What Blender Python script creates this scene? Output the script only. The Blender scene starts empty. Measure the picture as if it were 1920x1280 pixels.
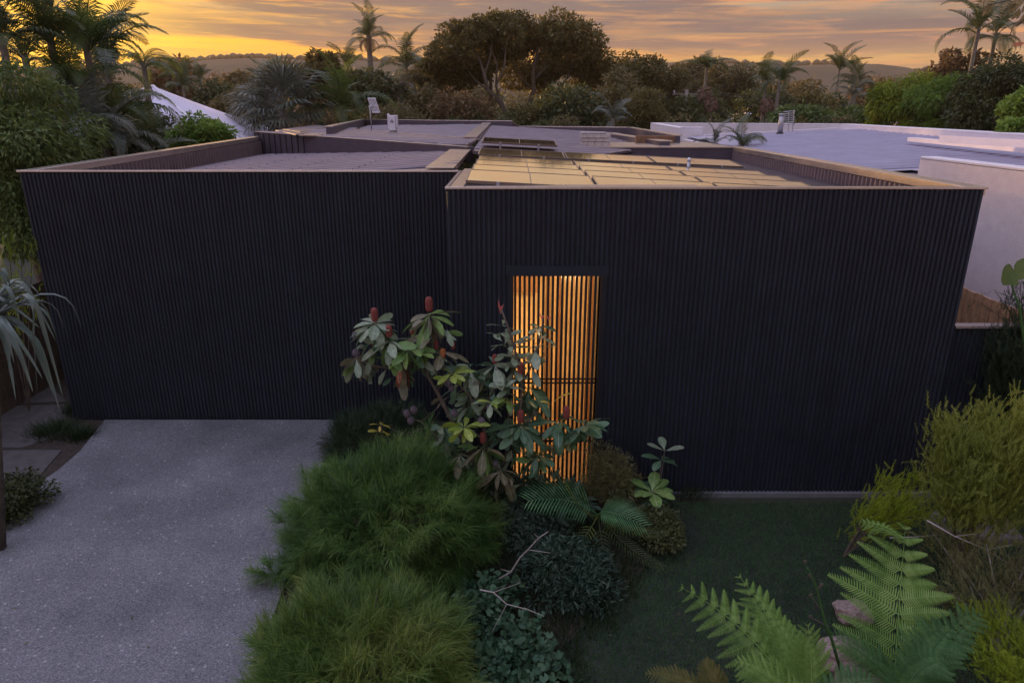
import bpy, bmesh, math, random
import numpy as np
from mathutils import Vector, Matrix, noise as mnoise
random.seed(7); RNG = np.random.default_rng(11)
S = bpy.context.scene; COL = S.collection
R = math.radians
# ------------------------------------------------------------------ camera
CAM_H = 5.3; PITCH = 18.64; FPX = 1290.0
cd = bpy.data.cameras.new('camera'); cam = bpy.data.objects.new('camera', cd); COL.objects.link(cam)
cam.location = (0, 0, CAM_H); cam.rotation_euler = (R(90 - PITCH), 0, 0)
cd.sensor_width = 36; cd.lens = FPX / 1920 * 36; cd.clip_start = .05; cd.clip_end = 4000
S.camera = cam
# ------------------------------------------------------------------ light
SUN_AZ, SUN_EL = R(-33), R(5.0)          # azimuth from +Y (clockwise positive)
SUN_DIR = Vector((math.sin(SUN_AZ) * math.cos(SUN_EL), math.cos(SUN_AZ) * math.cos(SUN_EL), math.sin(SUN_EL)))
sl = bpy.data.lights.new('sun', 'SUN'); so = bpy.data.objects.new('sun', sl); COL.objects.link(so)
sl.energy = 5.0; sl.angle = R(3); sl.color = (1.0, .58, .24)
so.rotation_euler = SUN_DIR.to_track_quat('Z', 'Y').to_euler()
S.view_settings.view_transform = 'Standard'; S.view_settings.look = 'None'
S.view_settings.exposure = 0.42; S.view_settings.gamma = 1; S.view_settings.use_curve_mapping = False

w = bpy.data.worlds.new('World'); S.world = w; w.use_nodes = True
nt = w.node_tree; nt.nodes.clear(); N = nt.nodes.new; L = nt.links.new
def mth(op, a, b=None, clamp=False):
    n = N('ShaderNodeMath'); n.operation = op; n.use_clamp = clamp
    for i, v in enumerate((a, b)):
        if v is None: continue
        if isinstance(v, (int, float)): n.inputs[i].default_value = v
        else: L(v, n.inputs[i])
    return n.outputs[0]
def ramp(fac, stops, interp='EASE'):
    n = N('ShaderNodeValToRGB'); L(fac, n.inputs[0]); cr = n.color_ramp; cr.interpolation = interp
    while len(cr.elements) < len(stops): cr.elements.new(.5)
    for e, (p, c) in zip(cr.elements, stops):
        e.position = p; e.color = (*c, 1) if len(c) == 3 else c
    return n.outputs[0]
def mixc(f, a, b, mode='MIX'):
    n = N('ShaderNodeMix'); n.data_type = 'RGBA'; n.blend_type = mode
    if isinstance(f, (int, float)): n.inputs[0].default_value = f
    else: L(f, n.inputs[0])
    for i, v in ((6, a), (7, b)):
        if isinstance(v, tuple): n.inputs[i].default_value = (*v, 1)
        else: L(v, n.inputs[i])
    return n.outputs[2]
def wnoise(vec, sc, det=5, rough=.55, dist=0.):
    n = N('ShaderNodeTexNoise'); L(vec, n.inputs['Vector']); n.inputs['Scale'].default_value = sc
    n.inputs['Detail'].default_value = det; n.inputs['Roughness'].default_value = rough; n.inputs['Distortion'].default_value = dist
    return n.outputs['Fac']
tc = N('ShaderNodeTexCoord'); sx = N('ShaderNodeSeparateXYZ'); L(tc.outputs['Generated'], sx.inputs[0])
az = mth('ARCTAN2', sx.outputs[0], sx.outputs[1]); el = mth('ARCSINE', sx.outputs[2])
def wvec(ka, ke, off=0., shear=0.):
    c = N('ShaderNodeCombineXYZ')
    L(mth('MULTIPLY', az, ka), c.inputs[0])
    e2 = mth('ADD', el, mth('MULTIPLY', az, shear)); L(mth('MULTIPLY', e2, ke), c.inputs[1]); c.inputs[2].default_value = off
    return c.outputs[0]
dn = N('ShaderNodeVectorMath'); dn.operation = 'DOT_PRODUCT'; L(tc.outputs['Generated'], dn.inputs[0]); dn.inputs[1].default_value = SUN_DIR
dot = mth('MAXIMUM', dn.outputs['Value'], 0.0)
eln = mth('MULTIPLY', mth('MAXIMUM', el, 0.0), 1 / (math.pi / 2), True)
base = ramp(eln, [(0, (.55, .27, .07)), (.036, (.62, .31, .07)), (.046, (.68, .35, .07)), (.056, (.42, .29, .12)), (.068, (.28, .24, .16)), (.085, (.24, .235, .215)),
                  (.12, (.72, .52, .29)), (.2, (.74, .56, .38)), (.26, (.58, .50, .50)), (.34, (.58, .58, .80)), (.55, (.84, .88, 1.26)), (1, (.92, .98, 1.45))], 'LINEAR')
# away from the sun the dusk sky turns lavender
back = mth('MULTIPLY', mth('SUBTRACT', .25, dn.outputs['Value']), .8, True)
base = mixc(back, base, (.62, .66, .98))
# to the right of the sunset the sky greys
rgt = mth('MULTIPLY', mth('ADD', az, -.12), 1.6, True)
base = mixc(mth('MULTIPLY', rgt, .75), base, mixc(mth('MULTIPLY', eln, 12, True), (.42, .25, .11), (.165, .185, .185)))
g1 = mth('POWER', dot, 9.0); lowg = mth('POWER', mth('SUBTRACT', 1.0, mth('MULTIPLY', eln, 5.5), True), 1.5)
base = mixc(mth('MULTIPLY', mth('MULTIPLY', g1, lowg), .85), base, (.92, .37, .0))
g2 = mth('POWER', dot, 110.0)
n1 = wnoise(wvec(2.6, 44, 7.9, .03), 1.0, 7, .62, .5)
n2 = wnoise(wvec(2.2, 60, 8.1, -.02), 1.0, 6, .6, .4)
n3 = wnoise(wvec(9.0, 140, 1.7, .02), 1.0, 6, .65, .6)
nw = wnoise(wvec(2.6, 12, 5.5), 1.0, 4, .6)
def band(c, wd, wob, pw=1.0):
    e = mth('ADD', el, mth('MULTIPLY', mth('SUBTRACT', nw, .5), wob)); d = mth('ABSOLUTE', mth('ADD', e, -c))
    return mth('POWER', mth('SUBTRACT', 1.0, mth('MULTIPLY', d, 1/wd), True), pw)
warm = mixc(mth('POWER', dot, 5.0), (.50, .21, .08), (1.2, .46, .0))
sky = mixc(mth('MULTIPLY', ramp(n2, [(.46, (0, 0, 0)), (.56, (1, 1, 1))]), ramp(eln, [(0, (.9, .9, .9)), (.06, (.7, .7, .7)), (.10, (.5, .5, .5)), (.18, (.4, .4, .4)), (.34, (0, 0, 0))], 'LINEAR')), base, warm)
sky = mixc(mth('MULTIPLY', band(.083, .017, .02, .7), .8), sky, warm)
ccol = mixc(mth('MULTIPLY', g1, .5), (.080, .074, .100), (.14, .078, .055))
cl = ramp(eln, [(0, (.2, .2, .2)), (.038, (.45, .45, .45)), (.052, (.92, .92, .92)), (.09, (.85, .85, .85)), (.115, (.35, .35, .35)), (.4, (.2, .2, .2)), (1, (.1, .1, .1))], 'LINEAR')
sky = mixc(mth('MULTIPLY', ramp(n1, [(.40, (0, 0, 0)), (.52, (1, 1, 1))]), cl), sky, ccol)
sky = mixc(mth('MULTIPLY', mth('MULTIPLY', band(.102, .018, .018, .6), ramp(nw, [(.38, (.25, .25, .25)), (.52, (1, 1, 1))])), .85), sky, ccol)
hi3 = ramp(eln, [(0, (.5, .5, .5)), (.1, (.5, .5, .5)), (.3, (0, 0, 0))], 'LINEAR')
sky = mixc(mth('MULTIPLY', ramp(n3, [(.50, (0, 0, 0)), (.66, (1, 1, 1))]), hi3), sky, mixc(mth('POWER', dot, 3.0), (.42, .19, .13), (.80, .38, .04)))
sky = mixc(mth('MULTIPLY', g2, .75, True), sky, (1.6, .85, .03))
nish = N('ShaderNodeTexSky'); nish.sky_type = 'NISHITA'; nish.sun_disc = False
nish.sun_elevation = SUN_EL; nish.sun_rotation = SUN_AZ; nish.dust_density = 3.0
b1 = N('ShaderNodeBackground'); L(nish.outputs[0], b1.inputs[0]); b1.inputs[1].default_value = .05
b2 = N('ShaderNodeBackground'); L(sky, b2.inputs[0]); b2.inputs[1].default_value = 1.15
mx = N('ShaderNodeMixShader'); mx.inputs[0].default_value = .95
L(b1.outputs[0], mx.inputs[1]); L(b2.outputs[0], mx.inputs[2])
wo = N('ShaderNodeOutputWorld'); L(mx.outputs[0], wo.inputs[0])
# ------------------------------------------------------------------ helpers
cp, sp = math.cos(R(PITCH)), math.sin(R(PITCH))
def Wp(px, py, Y=None, z=None):
    """a point of the place seen at a spot of the photograph, at depth Y or height z"""
    dx = px - 960; dy = py - 640
    fw = FPX * cp - dy * sp; dz = -(FPX * sp + dy * cp)
    k = Y / fw if Y is not None else (z - CAM_H) / dz
    return Vector((dx * k, fw * k, CAM_H + dz * k))
def tagp(o, label=None, cat=None, group=None, kind=None):
    for k, v in (('label', label), ('category', cat), ('group', group), ('kind', kind)):
        if v: o[k] = v
    return o
def thing(name, label, cat, loc=(0, 0, 0), group=None):
    o = bpy.data.objects.new(name, None); COL.objects.link(o); o.location = loc; o.empty_display_size = .2
    return tagp(o, label, cat, group)
def put(name, me, mt=None, parent=None, M=None):
    o = bpy.data.objects.new(name, me); COL.objects.link(o)
    if mt is not None and len(me.materials) == 0:
        for m_ in (mt if isinstance(mt, (list, tuple)) else [mt]): me.materials.append(m_)
    if M is not None: o.matrix_world = M
    if parent is not None:
        o.parent = parent
        T = Matrix.Translation(parent.location)
        if parent.parent is not None: T = Matrix.Identity(4)
        o.matrix_parent_inverse = T.inverted() if parent.parent is None else Matrix.Identity(4)
    return o
def npmesh(name, V, F, smooth=False):
    V = np.asarray(V, dtype=np.float32); F = np.asarray(F, dtype=np.int32)
    me = bpy.data.meshes.new(name); me.vertices.add(len(V)); me.vertices.foreach_set('co', V.ravel())
    k = F.shape[1]; me.loops.add(F.size); me.loops.foreach_set('vertex_index', F.ravel())
    me.polygons.add(len(F)); me.polygons.foreach_set('loop_start', np.arange(0, F.size, k, dtype=np.int32))
    if smooth: me.polygons.foreach_set('use_smooth', np.ones(len(F), dtype=bool))
    me.update(calc_edges=True)
    return me
class MB:
    def __init__(s): s.v = []; s.f = []
    def add(s, vs, fs):
        k = len(s.v); s.v += [tuple(v) for v in vs]; s.f += [tuple(i + k for i in f) for f in fs]; return s
    def box(s, x0, x1, y0, y1, z0, z1):
        return s.add([(x0,y0,z0),(x1,y0,z0),(x1,y1,z0),(x0,y1,z0),(x0,y0,z1),(x1,y0,z1),(x1,y1,z1),(x0,y1,z1)],
                     [(0,3,2,1),(4,5,6,7),(0,1,5,4),(1,2,6,5),(2,3,7,6),(3,0,4,7)])
    def prism(s, pts, zb):
        """footprint with a top height per corner"""
        n = len(pts); tops = [tuple(p) for p in pts]; bots = [(p[0], p[1], zb) for p in pts]
        f = [tuple(range(n)), tuple(range(2*n-1, n-1, -1))] + [(i, n+i, n+(i+1) % n, (i+1) % n) for i in range(n)]
        return s.add(tops + bots, f)
    def slab(s, a, b, th, z_lo_a, z_lo_b=None):
        """wall segment from a to b (xyz tops), thickness th to the left of a->b"""
        a = Vector(a); b = Vector(b); d = Vector((b.x-a.x, b.y-a.y, 0)).normalized(); n = Vector((-d.y, d.x, 0)) * th
        if z_lo_b is None: z_lo_b = z_lo_a
        p = [a, b, b+n, a+n]; q = [Vector((v.x, v.y, z)) for v, z in zip(p, (z_lo_a, z_lo_b, z_lo_b, z_lo_a))]
        return s.add(p+q, [(0,1,2,3),(7,6,5,4),(0,4,5,1),(1,5,6,2),(2,6,7,3),(3,7,4,0)])
    def tube(s, pts, rad, n=6, cap=True):
        pts = [Vector(p) for p in pts]; k0 = len(s.v); m = len(pts)
        rad = rad if isinstance(rad, (list, tuple)) else [rad]*m
        ref = Vector((.31, .17, .93)) if abs((pts[-1]-pts[0]).normalized().z) < .9 else Vector((1, .2, 0))
        for i, p in enumerate(pts):
            t = (pts[min(i+1, m-1)] - pts[max(i-1, 0)]).normalized(); a = t.cross(ref).normalized(); b = t.cross(a)
            for j in range(n):
                an = 2*math.pi*j/n; s.v.append(tuple(p + (a*math.cos(an) + b*math.sin(an))*rad[i]))
        for i in range(m-1):
            for j in range(n):
                s.f.append((k0+i*n+j, k0+i*n+(j+1) % n, k0+(i+1)*n+(j+1) % n, k0+(i+1)*n+j))
        if cap: s.f.append(tuple(k0+(m-1)*n+j for j in range(n))); s.f.append(tuple(k0+j for j in reversed(range(n))))
        return s
    def mesh(s, name, smooth=False):
        me = bpy.data.meshes.new(name); me.from_pydata(s.v, [], s.f); me.update()
        if smooth: me.polygons.foreach_set('use_smooth', [True]*len(me.polygons))
        return me
    def build(s, name, mt, parent=None, smooth=False, M=None): return put(name, s.mesh(name, smooth), mt, parent, M)
def bevel(o, w=.01, seg=1):
    m = o.modifiers.new('bevel', 'BEVEL'); m.width = w; m.segments = seg; m.limit_method = 'ANGLE'; return o
# materials ----------------------------------------------------------
MATS = {}
def mat(name, col, rough=.6, metal=0., var=0., vscale=8., bump=0., bscale=60., spec=.5, emit=None, col2=None, coords='Object', coat=0.):
    m = bpy.data.materials.new(name); m.use_nodes = True; t = m.node_tree; b = t.nodes['Principled BSDF']
    b.inputs['Base Color'].default_value = (*col, 1); b.inputs['Roughness'].default_value = rough
    b.inputs['Metallic'].default_value = metal; b.inputs['Specular IOR Level'].default_value = spec
    if coat: b.inputs['Coat Weight'].default_value = coat
    c = t.nodes.new('ShaderNodeTexCoord')
    src = c.outputs['Object']
    if coords == 'World':
        g = t.nodes.new('ShaderNodeNewGeometry'); src = g.outputs['Position']
    if var or col2:
        n = t.nodes.new('ShaderNodeTexNoise'); n.inputs['Scale'].default_value = vscale; n.inputs['Detail'].default_value = 6; n.inputs['Roughness'].default_value = .65
        t.links.new(src, n.inputs['Vector'])
        r = t.nodes.new('ShaderNodeValToRGB'); t.links.new(n.outputs[0], r.inputs[0])
        a = tuple(max(0, x*(1-var)) for x in col); bb = col2 or tuple(x*(1+var) for x in col)
        r.color_ramp.elements[0].position = .32; r.color_ramp.elements[1].position = .68
        r.color_ramp.elements[0].color = (*a, 1); r.color_ramp.elements[1].color = (*bb, 1)
        t.links.new(r.outputs[0], b.inputs['Base Color'])
    if bump:
        n2 = t.nodes.new('ShaderNodeTexNoise'); n2.inputs['Scale'].default_value = bscale; n2.inputs['Detail'].default_value = 4
        t.links.new(src, n2.inputs['Vector'])
        bp = t.nodes.new('ShaderNodeBump'); bp.inputs['Strength'].default_value = bump; bp.inputs['Distance'].default_value = .02
        t.links.new(n2.outputs[0], bp.inputs['Height']); t.links.new(bp.outputs[0], b.inputs['Normal'])
    if emit:
        b.inputs['Emission Color'].default_value = (*emit[0], 1); b.inputs['Emission Strength'].default_value = emit[1]
    MATS[name] = m; return m
def leafmat(name, cols, rough=.55, trans=.35, spec=.35):
    """leaves: colour differs from leaf to leaf (per mesh island) and a little by patch"""
    m = bpy.data.materials.new(name); m.use_nodes = True; t = m.node_tree; b = t.nodes['Principled BSDF']; out = t.nodes['Material Output']
    g = t.nodes.new('ShaderNodeNewGeometry'); r = t.nodes.new('ShaderNodeValToRGB'); oi = t.nodes.new('ShaderNodeObjectInfo')
    n = t.nodes.new('ShaderNodeTexNoise'); n.inputs['Scale'].default_value = 1.3; n.inputs['Detail'].default_value = 3; t.links.new(g.outputs['Position'], n.inputs['Vector'])
    a1 = t.nodes.new('ShaderNodeMath'); a1.operation = 'MULTIPLY_ADD'; t.links.new(n.outputs[0], a1.inputs[0]); a1.inputs[1].default_value = 1.1; a1.inputs[2].default_value = -.45
    a2 = t.nodes.new('ShaderNodeMath'); a2.operation = 'MULTIPLY_ADD'; t.links.new(g.outputs['Random Per Island'], a2.inputs[0]); a2.inputs[1].default_value = .55; t.links.new(a1.outputs[0], a2.inputs[2])
    a3 = t.nodes.new('ShaderNodeMath'); a3.operation = 'MULTIPLY_ADD'; t.links.new(oi.outputs['Random'], a3.inputs[0]); a3.inputs[1].default_value = .3; t.links.new(a2.outputs[0], a3.inputs[2])
    t.links.new(a3.outputs[0], r.inputs[0]); cr = r.color_ramp
    while len(cr.elements) < len(cols): cr.elements.new(.5)
    for i, (e, c) in enumerate(zip(cr.elements, cols)): e.position = .1 + .8*i/(len(cols)-1); e.color = (*c, 1)
    t.links.new(r.outputs[0], b.inputs['Base Color']); b.inputs['Roughness'].default_value = rough; b.inputs['Specular IOR Level'].default_value = spec
    tr = t.nodes.new('ShaderNodeBsdfTranslucent'); t.links.new(r.outputs[0], tr.inputs[0])
    mx = t.nodes.new('ShaderNodeMixShader'); mx.inputs[0].default_value = trans
    t.links.new(b.outputs[0], mx.inputs[1]); t.links.new(tr.outputs[0], mx.inputs[2]); t.links.new(mx.outputs[0], out.inputs['Surface'])
    MATS[name] = m; return m
# plant geometry ------------------------------------------------------
def frames(D, roll=None):
    """rotation matrices whose Y column is D; Z column as upward as can be, plus roll"""
    D = D / np.linalg.norm(D, axis=1, keepdims=True); up = np.tile(np.array([[0, 0, 1.]]), (len(D), 1)); up += RNG.normal(0, .15, D.shape)
    X = np.cross(D, up); X /= np.linalg.norm(X, axis=1, keepdims=True) + 1e-9; Z = np.cross(X, D)
    if roll is not None:
        c, s_ = np.cos(roll)[:, None], np.sin(roll)[:, None]; X, Z = X*c + Z*s_, Z*c - X*s_
    return np.stack([X, D, Z], axis=2)
def scatter(PV, PF, P, Rm, Sc):
    PV = np.asarray(PV, float); PF = np.asarray(PF, int); n = len(P); k = len(PV)
    Sc = np.asarray(Sc, float)
    if Sc.ndim == 1: Sc = Sc[:, None]
    loc = PV[None, :, :] * (Sc[:, None, :] if Sc.shape[1] == 3 else Sc[:, :, None])
    V = np.einsum('nij,nkj->nki', Rm, loc) + P[:, None, :]
    F = PF[None, :, :] + (np.arange(n)*k)[:, None, None]
    return V.reshape(-1, 3), F.reshape(-1, PF.shape[1])
LEAF = ([(0,0,0),(.5,.42,.05),(0,1,-.12),(-.5,.42,.05)], [(0,1,2,3)])
ROUND = ([(0,0,0),(.38,.15,.03),(.5,.55,.04),(.28,.95,0),(-.28,.95,0),(-.5,.55,.04),(-.38,.15,.03),(0,.55,-.03)],
         [(0,1,2,7),(7,2,3,4),(0,7,5,6),(7,4,5,5)])
ROUND = (ROUND[0], [(0,1,2,7),(7,2,3,4),(0,7,5,6)])
def rdir(n):
    d = RNG.normal(size=(n, 3)); return d / np.linalg.norm(d, axis=1, keepdims=True)
def crown_leaves(blobs, n, L_, Wd, droop=.3, shell=.55, PV=LEAF):
    """leaves over a set of blobs (centre, radii); returns V, F"""
    vol = np.array([(b[1][0]*b[1][1]*b[1][2])**.67 for b in blobs]); cnt = np.maximum(6, (n*vol/vol.sum()).astype(int)); Vs = []; Fs = []; k = 0
    for (c, r), m in zip(blobs, cnt):
        d = rdir(m); rr = shell + (1-shell)*RNG.random(m)**.6; rr *= 1 + RNG.normal(0, .10, m)
        P = np.array(c) + d*np.array(r)*rr[:, None]
        D = d + RNG.normal(0, .6, (m, 3)); D[:, 2] -= droop
        s = L_*(.6 + .8*RNG.random(m)); sc = np.stack([s*Wd, s, s], 1)
        V, F = scatter(PV[0], PV[1], P, frames(D, RNG.normal(0, .7, m)), sc); Vs.append(V); Fs.append(F + k); k += len(V)
    return np.concatenate(Vs), np.concatenate(Fs)
def make_blobs(c, r, n, br=.36, seed=0, low=-.6):
    rg = random.Random(seed); out = []
    for i in range(n):
        while True:
            d = Vector((rg.uniform(-1, 1), rg.uniform(-1, 1), rg.uniform(low, 1)))
            if .35 < d.length < 1: break
        k = br*rg.uniform(.65, 1.3); m = (r[0]+r[1]+r[2])/3
        out.append(((c[0]+d.x*r[0]*.8, c[1]+d.y*r[1]*.8, c[2]+d.z*r[2]*.8), (m*k*1.15, m*k*1.15, m*k*.8)))
    return out
def limbs(mb, base, r0, top, blobs, rg, nl=7, n=6):
    base = Vector(base); top = Vector(top); mid = (base+top)/2 + Vector((rg.uniform(-.08, .08), rg.uniform(-.08, .08), 0))*(top-base).length
    mb.tube([base, base.lerp(mid, .5), mid, mid.lerp(top, .5), top], [r0*1.25, r0, r0*.85, r0*.7, r0*.55], n)
    for b in rg.sample(blobs, min(nl, len(blobs))):
        c = Vector(b[0]); s = mid.lerp(top, rg.uniform(.2, 1)); m = s.lerp(c, .5) + Vector((rg.uniform(-.1, .1), rg.uniform(-.1, .1), rg.uniform(-.02, .14)))*(c-s).length
        mb.tube([s, s.lerp(m, .5), m, c], [r0*.45, r0*.38, r0*.28, r0*.12], 5)
def tree(name, label, base, h, r, leaf, nleaf=4000, L_=.3, Wd=.45, nb=16, trunk_r=.18, cz=.62, group=None, bark='bark', seed=0, br=.36, droop=.3, low=-.6, cat='tree', shell=.55, blobs=None, nl=7):
    """h = total height; r = (rx, ry, rz) of crown"""
    rg = random.Random(seed+5); base = Vector(base); c = (base.x, base.y, base.z + h - r[2])
    t = thing(name, label, cat, base, group)
    bl = blobs or make_blobs(c, r, nb, br, seed, low)
    mb = MB(); limbs(mb, base, trunk_r, (c[0], c[1], c[2]+r[2]*.1), bl, rg, nl); mb.build('trunk', MATS[bark], t, True)
    V, F = crown_leaves(bl, nleaf, L_, Wd, droop, shell); put('crown', npmesh('crown', V, F), MATS[leaf], t)
    return t
def frond_mesh(name, a0, a1, n=34, ll=.28, lw=.022, rise=.35, sag=.35, fwd=.5, thick=.012, seg=2, twist=0.):
    """pinnate frond of length 1 along +Y, starting elevation a0, ending elevation a1 (radians)"""
    V = []; F = []; K = 16; pts = []; p = Vector((0, 0, 0)); tg = []
    for i in range(K+1):
        t = i/K; a = a0 + (a1-a0)*t**1.3; d = Vector((0, math.cos(a), math.sin(a))); pts.append(p.copy()); tg.append(d); p = p + d/K
    for i in range(K):
        r0 = thick*(1-.8*i/K); r1 = thick*(1-.8*(i+1)/K); k = len(V); u0 = Vector((0, -tg[i].z, tg[i].y))
        V += [pts[i]+Vector((-r0, 0, 0)), pts[i]+Vector((r0, 0, 0)), pts[i+1]+Vector((r1, 0, 0)), pts[i+1]+Vector((-r1, 0, 0)), pts[i]-u0*r0*1.5, pts[i+1]-u0*r1*1.5]
        F += [(k, k+1, k+2, k+3), (k, k+3, k+5, k+4), (k+1, k+4, k+5, k+2)]
    rg = random.Random(3)
    for i in range(n):
        t = .14 + .86*i/(n-1); x = t*K; j = min(int(x), K-1); f = x-j; q = pts[j].lerp(pts[j+1], f); d = tg[j]; up = Vector((0, -d.z, d.y))
        l = ll*(math.sin(math.pi*min(1, .16+.80*t))**.7)*rg.uniform(.85, 1.1)
        for sd in (-1, 1):
            D = (Vector((sd, 0, 0)) + d*(fwd+.5*t) + up*rise*rg.uniform(.5, 1.3)).normalized()
            w_ = d*lw*.5; k = len(V); e = q + D*l*.55; g_ = e + (D*.6 + Vector((0, 0, -1))*sag*rg.uniform(.6, 1.4)).normalized()*l*.45
            V += [q-w_*.6, q+w_*.6, e+w_, e-w_, g_]; F += [(k, k+1, k+2, k+3), (k+3, k+2, k+4, k+4)]
    F4 = []
    V2 = [tuple(v) for v in V]
    me = bpy.data.meshes.new(name); me.from_pydata(V2, [], [tuple(dict.fromkeys(f)) for f in F]); me.update(); return me
def aim(pos, az_, tilt, scale, roll=0.):
    """frond placed at pos, heading az_, pitched by tilt"""
    return Matrix.Translation(pos) @ Matrix.Rotation(-az_, 4, 'Z') @ Matrix.Rotation(tilt, 4, 'X') @ Matrix.Rotation(roll, 4, 'Y') @ Matrix.Scale(scale, 4)
# ------------------------------------------------------------------ materials
mat('bark', (.11, .085, .065), .9, var=.35, vscale=6, bump=.5, bscale=18)
mat('pale_bark', (.24, .19, .155), .85, var=.3, vscale=5, bump=.4, bscale=15)
mat('palm_bark', (.17, .14, .11), .9, var=.35, vscale=9, bump=.5, bscale=12)
mat('dead_twig', (.33, .28, .26), .8, var=.25, vscale=20)
mat('house_cladding', (.0135, .0185, .031), .5, var=.25, vscale=3.0, bump=.05, bscale=90, spec=.4, coords='World')
mat('house_backing', (.010, .0095, .013), .7)
mat('parapet_cap', (.62, .52, .46), .24, metal=.75, var=.12, vscale=2.5, bump=.04, bscale=3, coords='World')
mat('flashing', (.48, .39, .34), .25, metal=.5, var=.14, vscale=2.2, bump=.05, bscale=4, coords='World')
mat('roof_sheet', (.17, .12, .14), .36, metal=.25, var=.22, vscale=1.6, bump=.06, bscale=6, coords='World')
mat('roof_dark', (.11, .085, .10), .45, metal=.2, var=.25, vscale=1.6, coords='World')
mat('inner_rib', (.21, .155, .17), .38, metal=.3, var=.15, vscale=4, coords='World')  # golden light on the ribs is put into this lighter colour
mat('screw', (.012, .010, .012), .6)
mat('inner_cladding', (.075, .055, .078), .5, var=.2, vscale=4, coords='World')
mat('white_brick', (.50, .42, .40), .85, var=.12, vscale=14, bump=.3, bscale=40)
mat('concrete', (.15, .145, .15), .9, var=.18, vscale=4, bump=.3, bscale=60)
mat('brown_timber', (.22, .11, .06), .7, var=.3, vscale=7)
mat('fence_timber', (.66, .36, .19), .75, var=.35, vscale=5, bump=.3, bscale=30)
mat('dark_fence_timber', (.10, .065, .045), .85, var=.35, vscale=5, bump=.3, bscale=30)
mat('white_render', (.82, .68, .67), .9, var=.06, vscale=5, bump=.55, bscale=55, coords='World')
mat('neighbour_roof', (.40, .36, .47), .45, metal=.15, var=.1, vscale=1.2, coords='World')
mat('neighbour_parapet', (.78, .70, .74), .6, var=.07, vscale=2, coords='World')
mat('white_roof', (.60, .54, .66), .55, var=.06, vscale=1.5, coords='World')
mat('white_paint', (.72, .68, .74), .45, var=.05)
mat('galvanised', (.42, .40, .42), .4, metal=.6, var=.15, vscale=12)
mat('dark_ink', (.03, .03, .05), .5)
mat('panel_frame', (.20, .15, .12), .35, metal=.5)
mat('black_metal', (.012, .011, .013), .45)
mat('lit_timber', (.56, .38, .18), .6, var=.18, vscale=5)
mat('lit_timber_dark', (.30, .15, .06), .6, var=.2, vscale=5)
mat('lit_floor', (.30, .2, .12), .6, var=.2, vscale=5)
mat('lamp_glow', (1, .8, .5), .5, emit=((1, .62, .25), 6))
mat('lawn_soil', (.020, .026, .016), .95, var=.4, vscale=7, bump=.6, bscale=40, coords='World')
mat('soil', (.055, .035, .026), .95, var=.5, vscale=7, bump=.8, bscale=40, coords='World')
mat('leaf_litter', (.050, .034, .026), .95, var=.6, vscale=25, bump=.8, bscale=60, coords='World')
mat('paver', (.10, .085, .085), .9, var=.25, vscale=5, bump=.4, bscale=70, coords='World')
mat('pink_rock', (.33, .21, .17), .85, var=.3, vscale=6, bump=.8, bscale=9, col2=(.40, .30, .27))
mat('step_stone', (.15, .125, .135), .9, var=.25, vscale=5, bump=.5, bscale=40)
mat('petal_red', (.24, .05, .04), .8, var=.3, vscale=60, bump=.9, bscale=160)
mat('petal_orange', (.46, .15, .05), .8, var=.25, vscale=60, bump=.9, bscale=160)
mat('cone_grey', (.12, .095, .11), .9, var=.35, vscale=50, bump=1.0, bscale=90)
mat('bud_red', (.55, .13, .11), .6, var=.2)
mat('thatch_red', (.22, .12, .085), .9, var=.3)
mat('sand_ground', (.035, .038, .022), .95, var=.4, vscale=.08, coords='World')
mat('hill_ground', (.05, .038, .018), .95, var=.35, vscale=.02, coords='World')
_t = MATS['house_cladding'].node_tree; _b = _t.nodes['Principled BSDF']; _l = _b.inputs['Base Color'].links[0].from_socket
_o = _t.nodes.new('ShaderNodeObjectInfo'); _m = _t.nodes.new('ShaderNodeMapRange'); _m.inputs[3].default_value = .88; _m.inputs[4].default_value = 1.14; _t.links.new(_o.outputs['Random'], _m.inputs[0])
_x = _t.nodes.new('ShaderNodeMix'); _x.data_type = 'RGBA'; _x.blend_type = 'MULTIPLY'; _x.inputs[0].default_value = 1; _t.links.new(_l, _x.inputs[6]); _t.links.new(_m.outputs[0], _x.inputs[7]); _t.links.new(_x.outputs[2], _b.inputs['Base Color'])
# solar glass with cell lines
def solar():
    m = mat('solar_glass', (.07, .045, .035), .13, var=.0, spec=1.0); t = m.node_tree; b = t.nodes['Principled BSDF']
    c = t.nodes.new('ShaderNodeTexCoord'); n = t.nodes.new('ShaderNodeTexNoise'); n.inputs['Scale'].default_value = 2.2
    t.links.new(c.outputs['Object'], n.inputs['Vector']); mr = t.nodes.new('ShaderNodeMapRange')
    mr.inputs[3].default_value = .05; mr.inputs[4].default_value = .16; t.links.new(n.outputs[0], mr.inputs[0]); t.links.new(mr.outputs[0], b.inputs['Roughness'])
    bk = t.nodes.new('ShaderNodeTexBrick'); bk.offset = 0; bk.inputs['Scale'].default_value = 1.0
    bk.inputs['Brick Width'].default_value = .166; bk.inputs['Row Height'].default_value = .166; bk.inputs['Mortar Size'].default_value = .006
    bk.inputs['Color1'].default_value = (.055, .033, .032, 1); bk.inputs['Color2'].default_value = (.05, .03, .03, 1); bk.inputs['Mortar'].default_value = (.075, .05, .045, 1)
    t.links.new(c.outputs['Object'], bk.inputs['Vector']); t.links.new(bk.outputs['Color'], b.inputs['Base Color'])
    b.inputs['Coat Weight'].default_value = 1.0; b.inputs['Coat Roughness'].default_value = .07; b.inputs['Coat IOR'].default_value = 1.8
solar()
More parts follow.
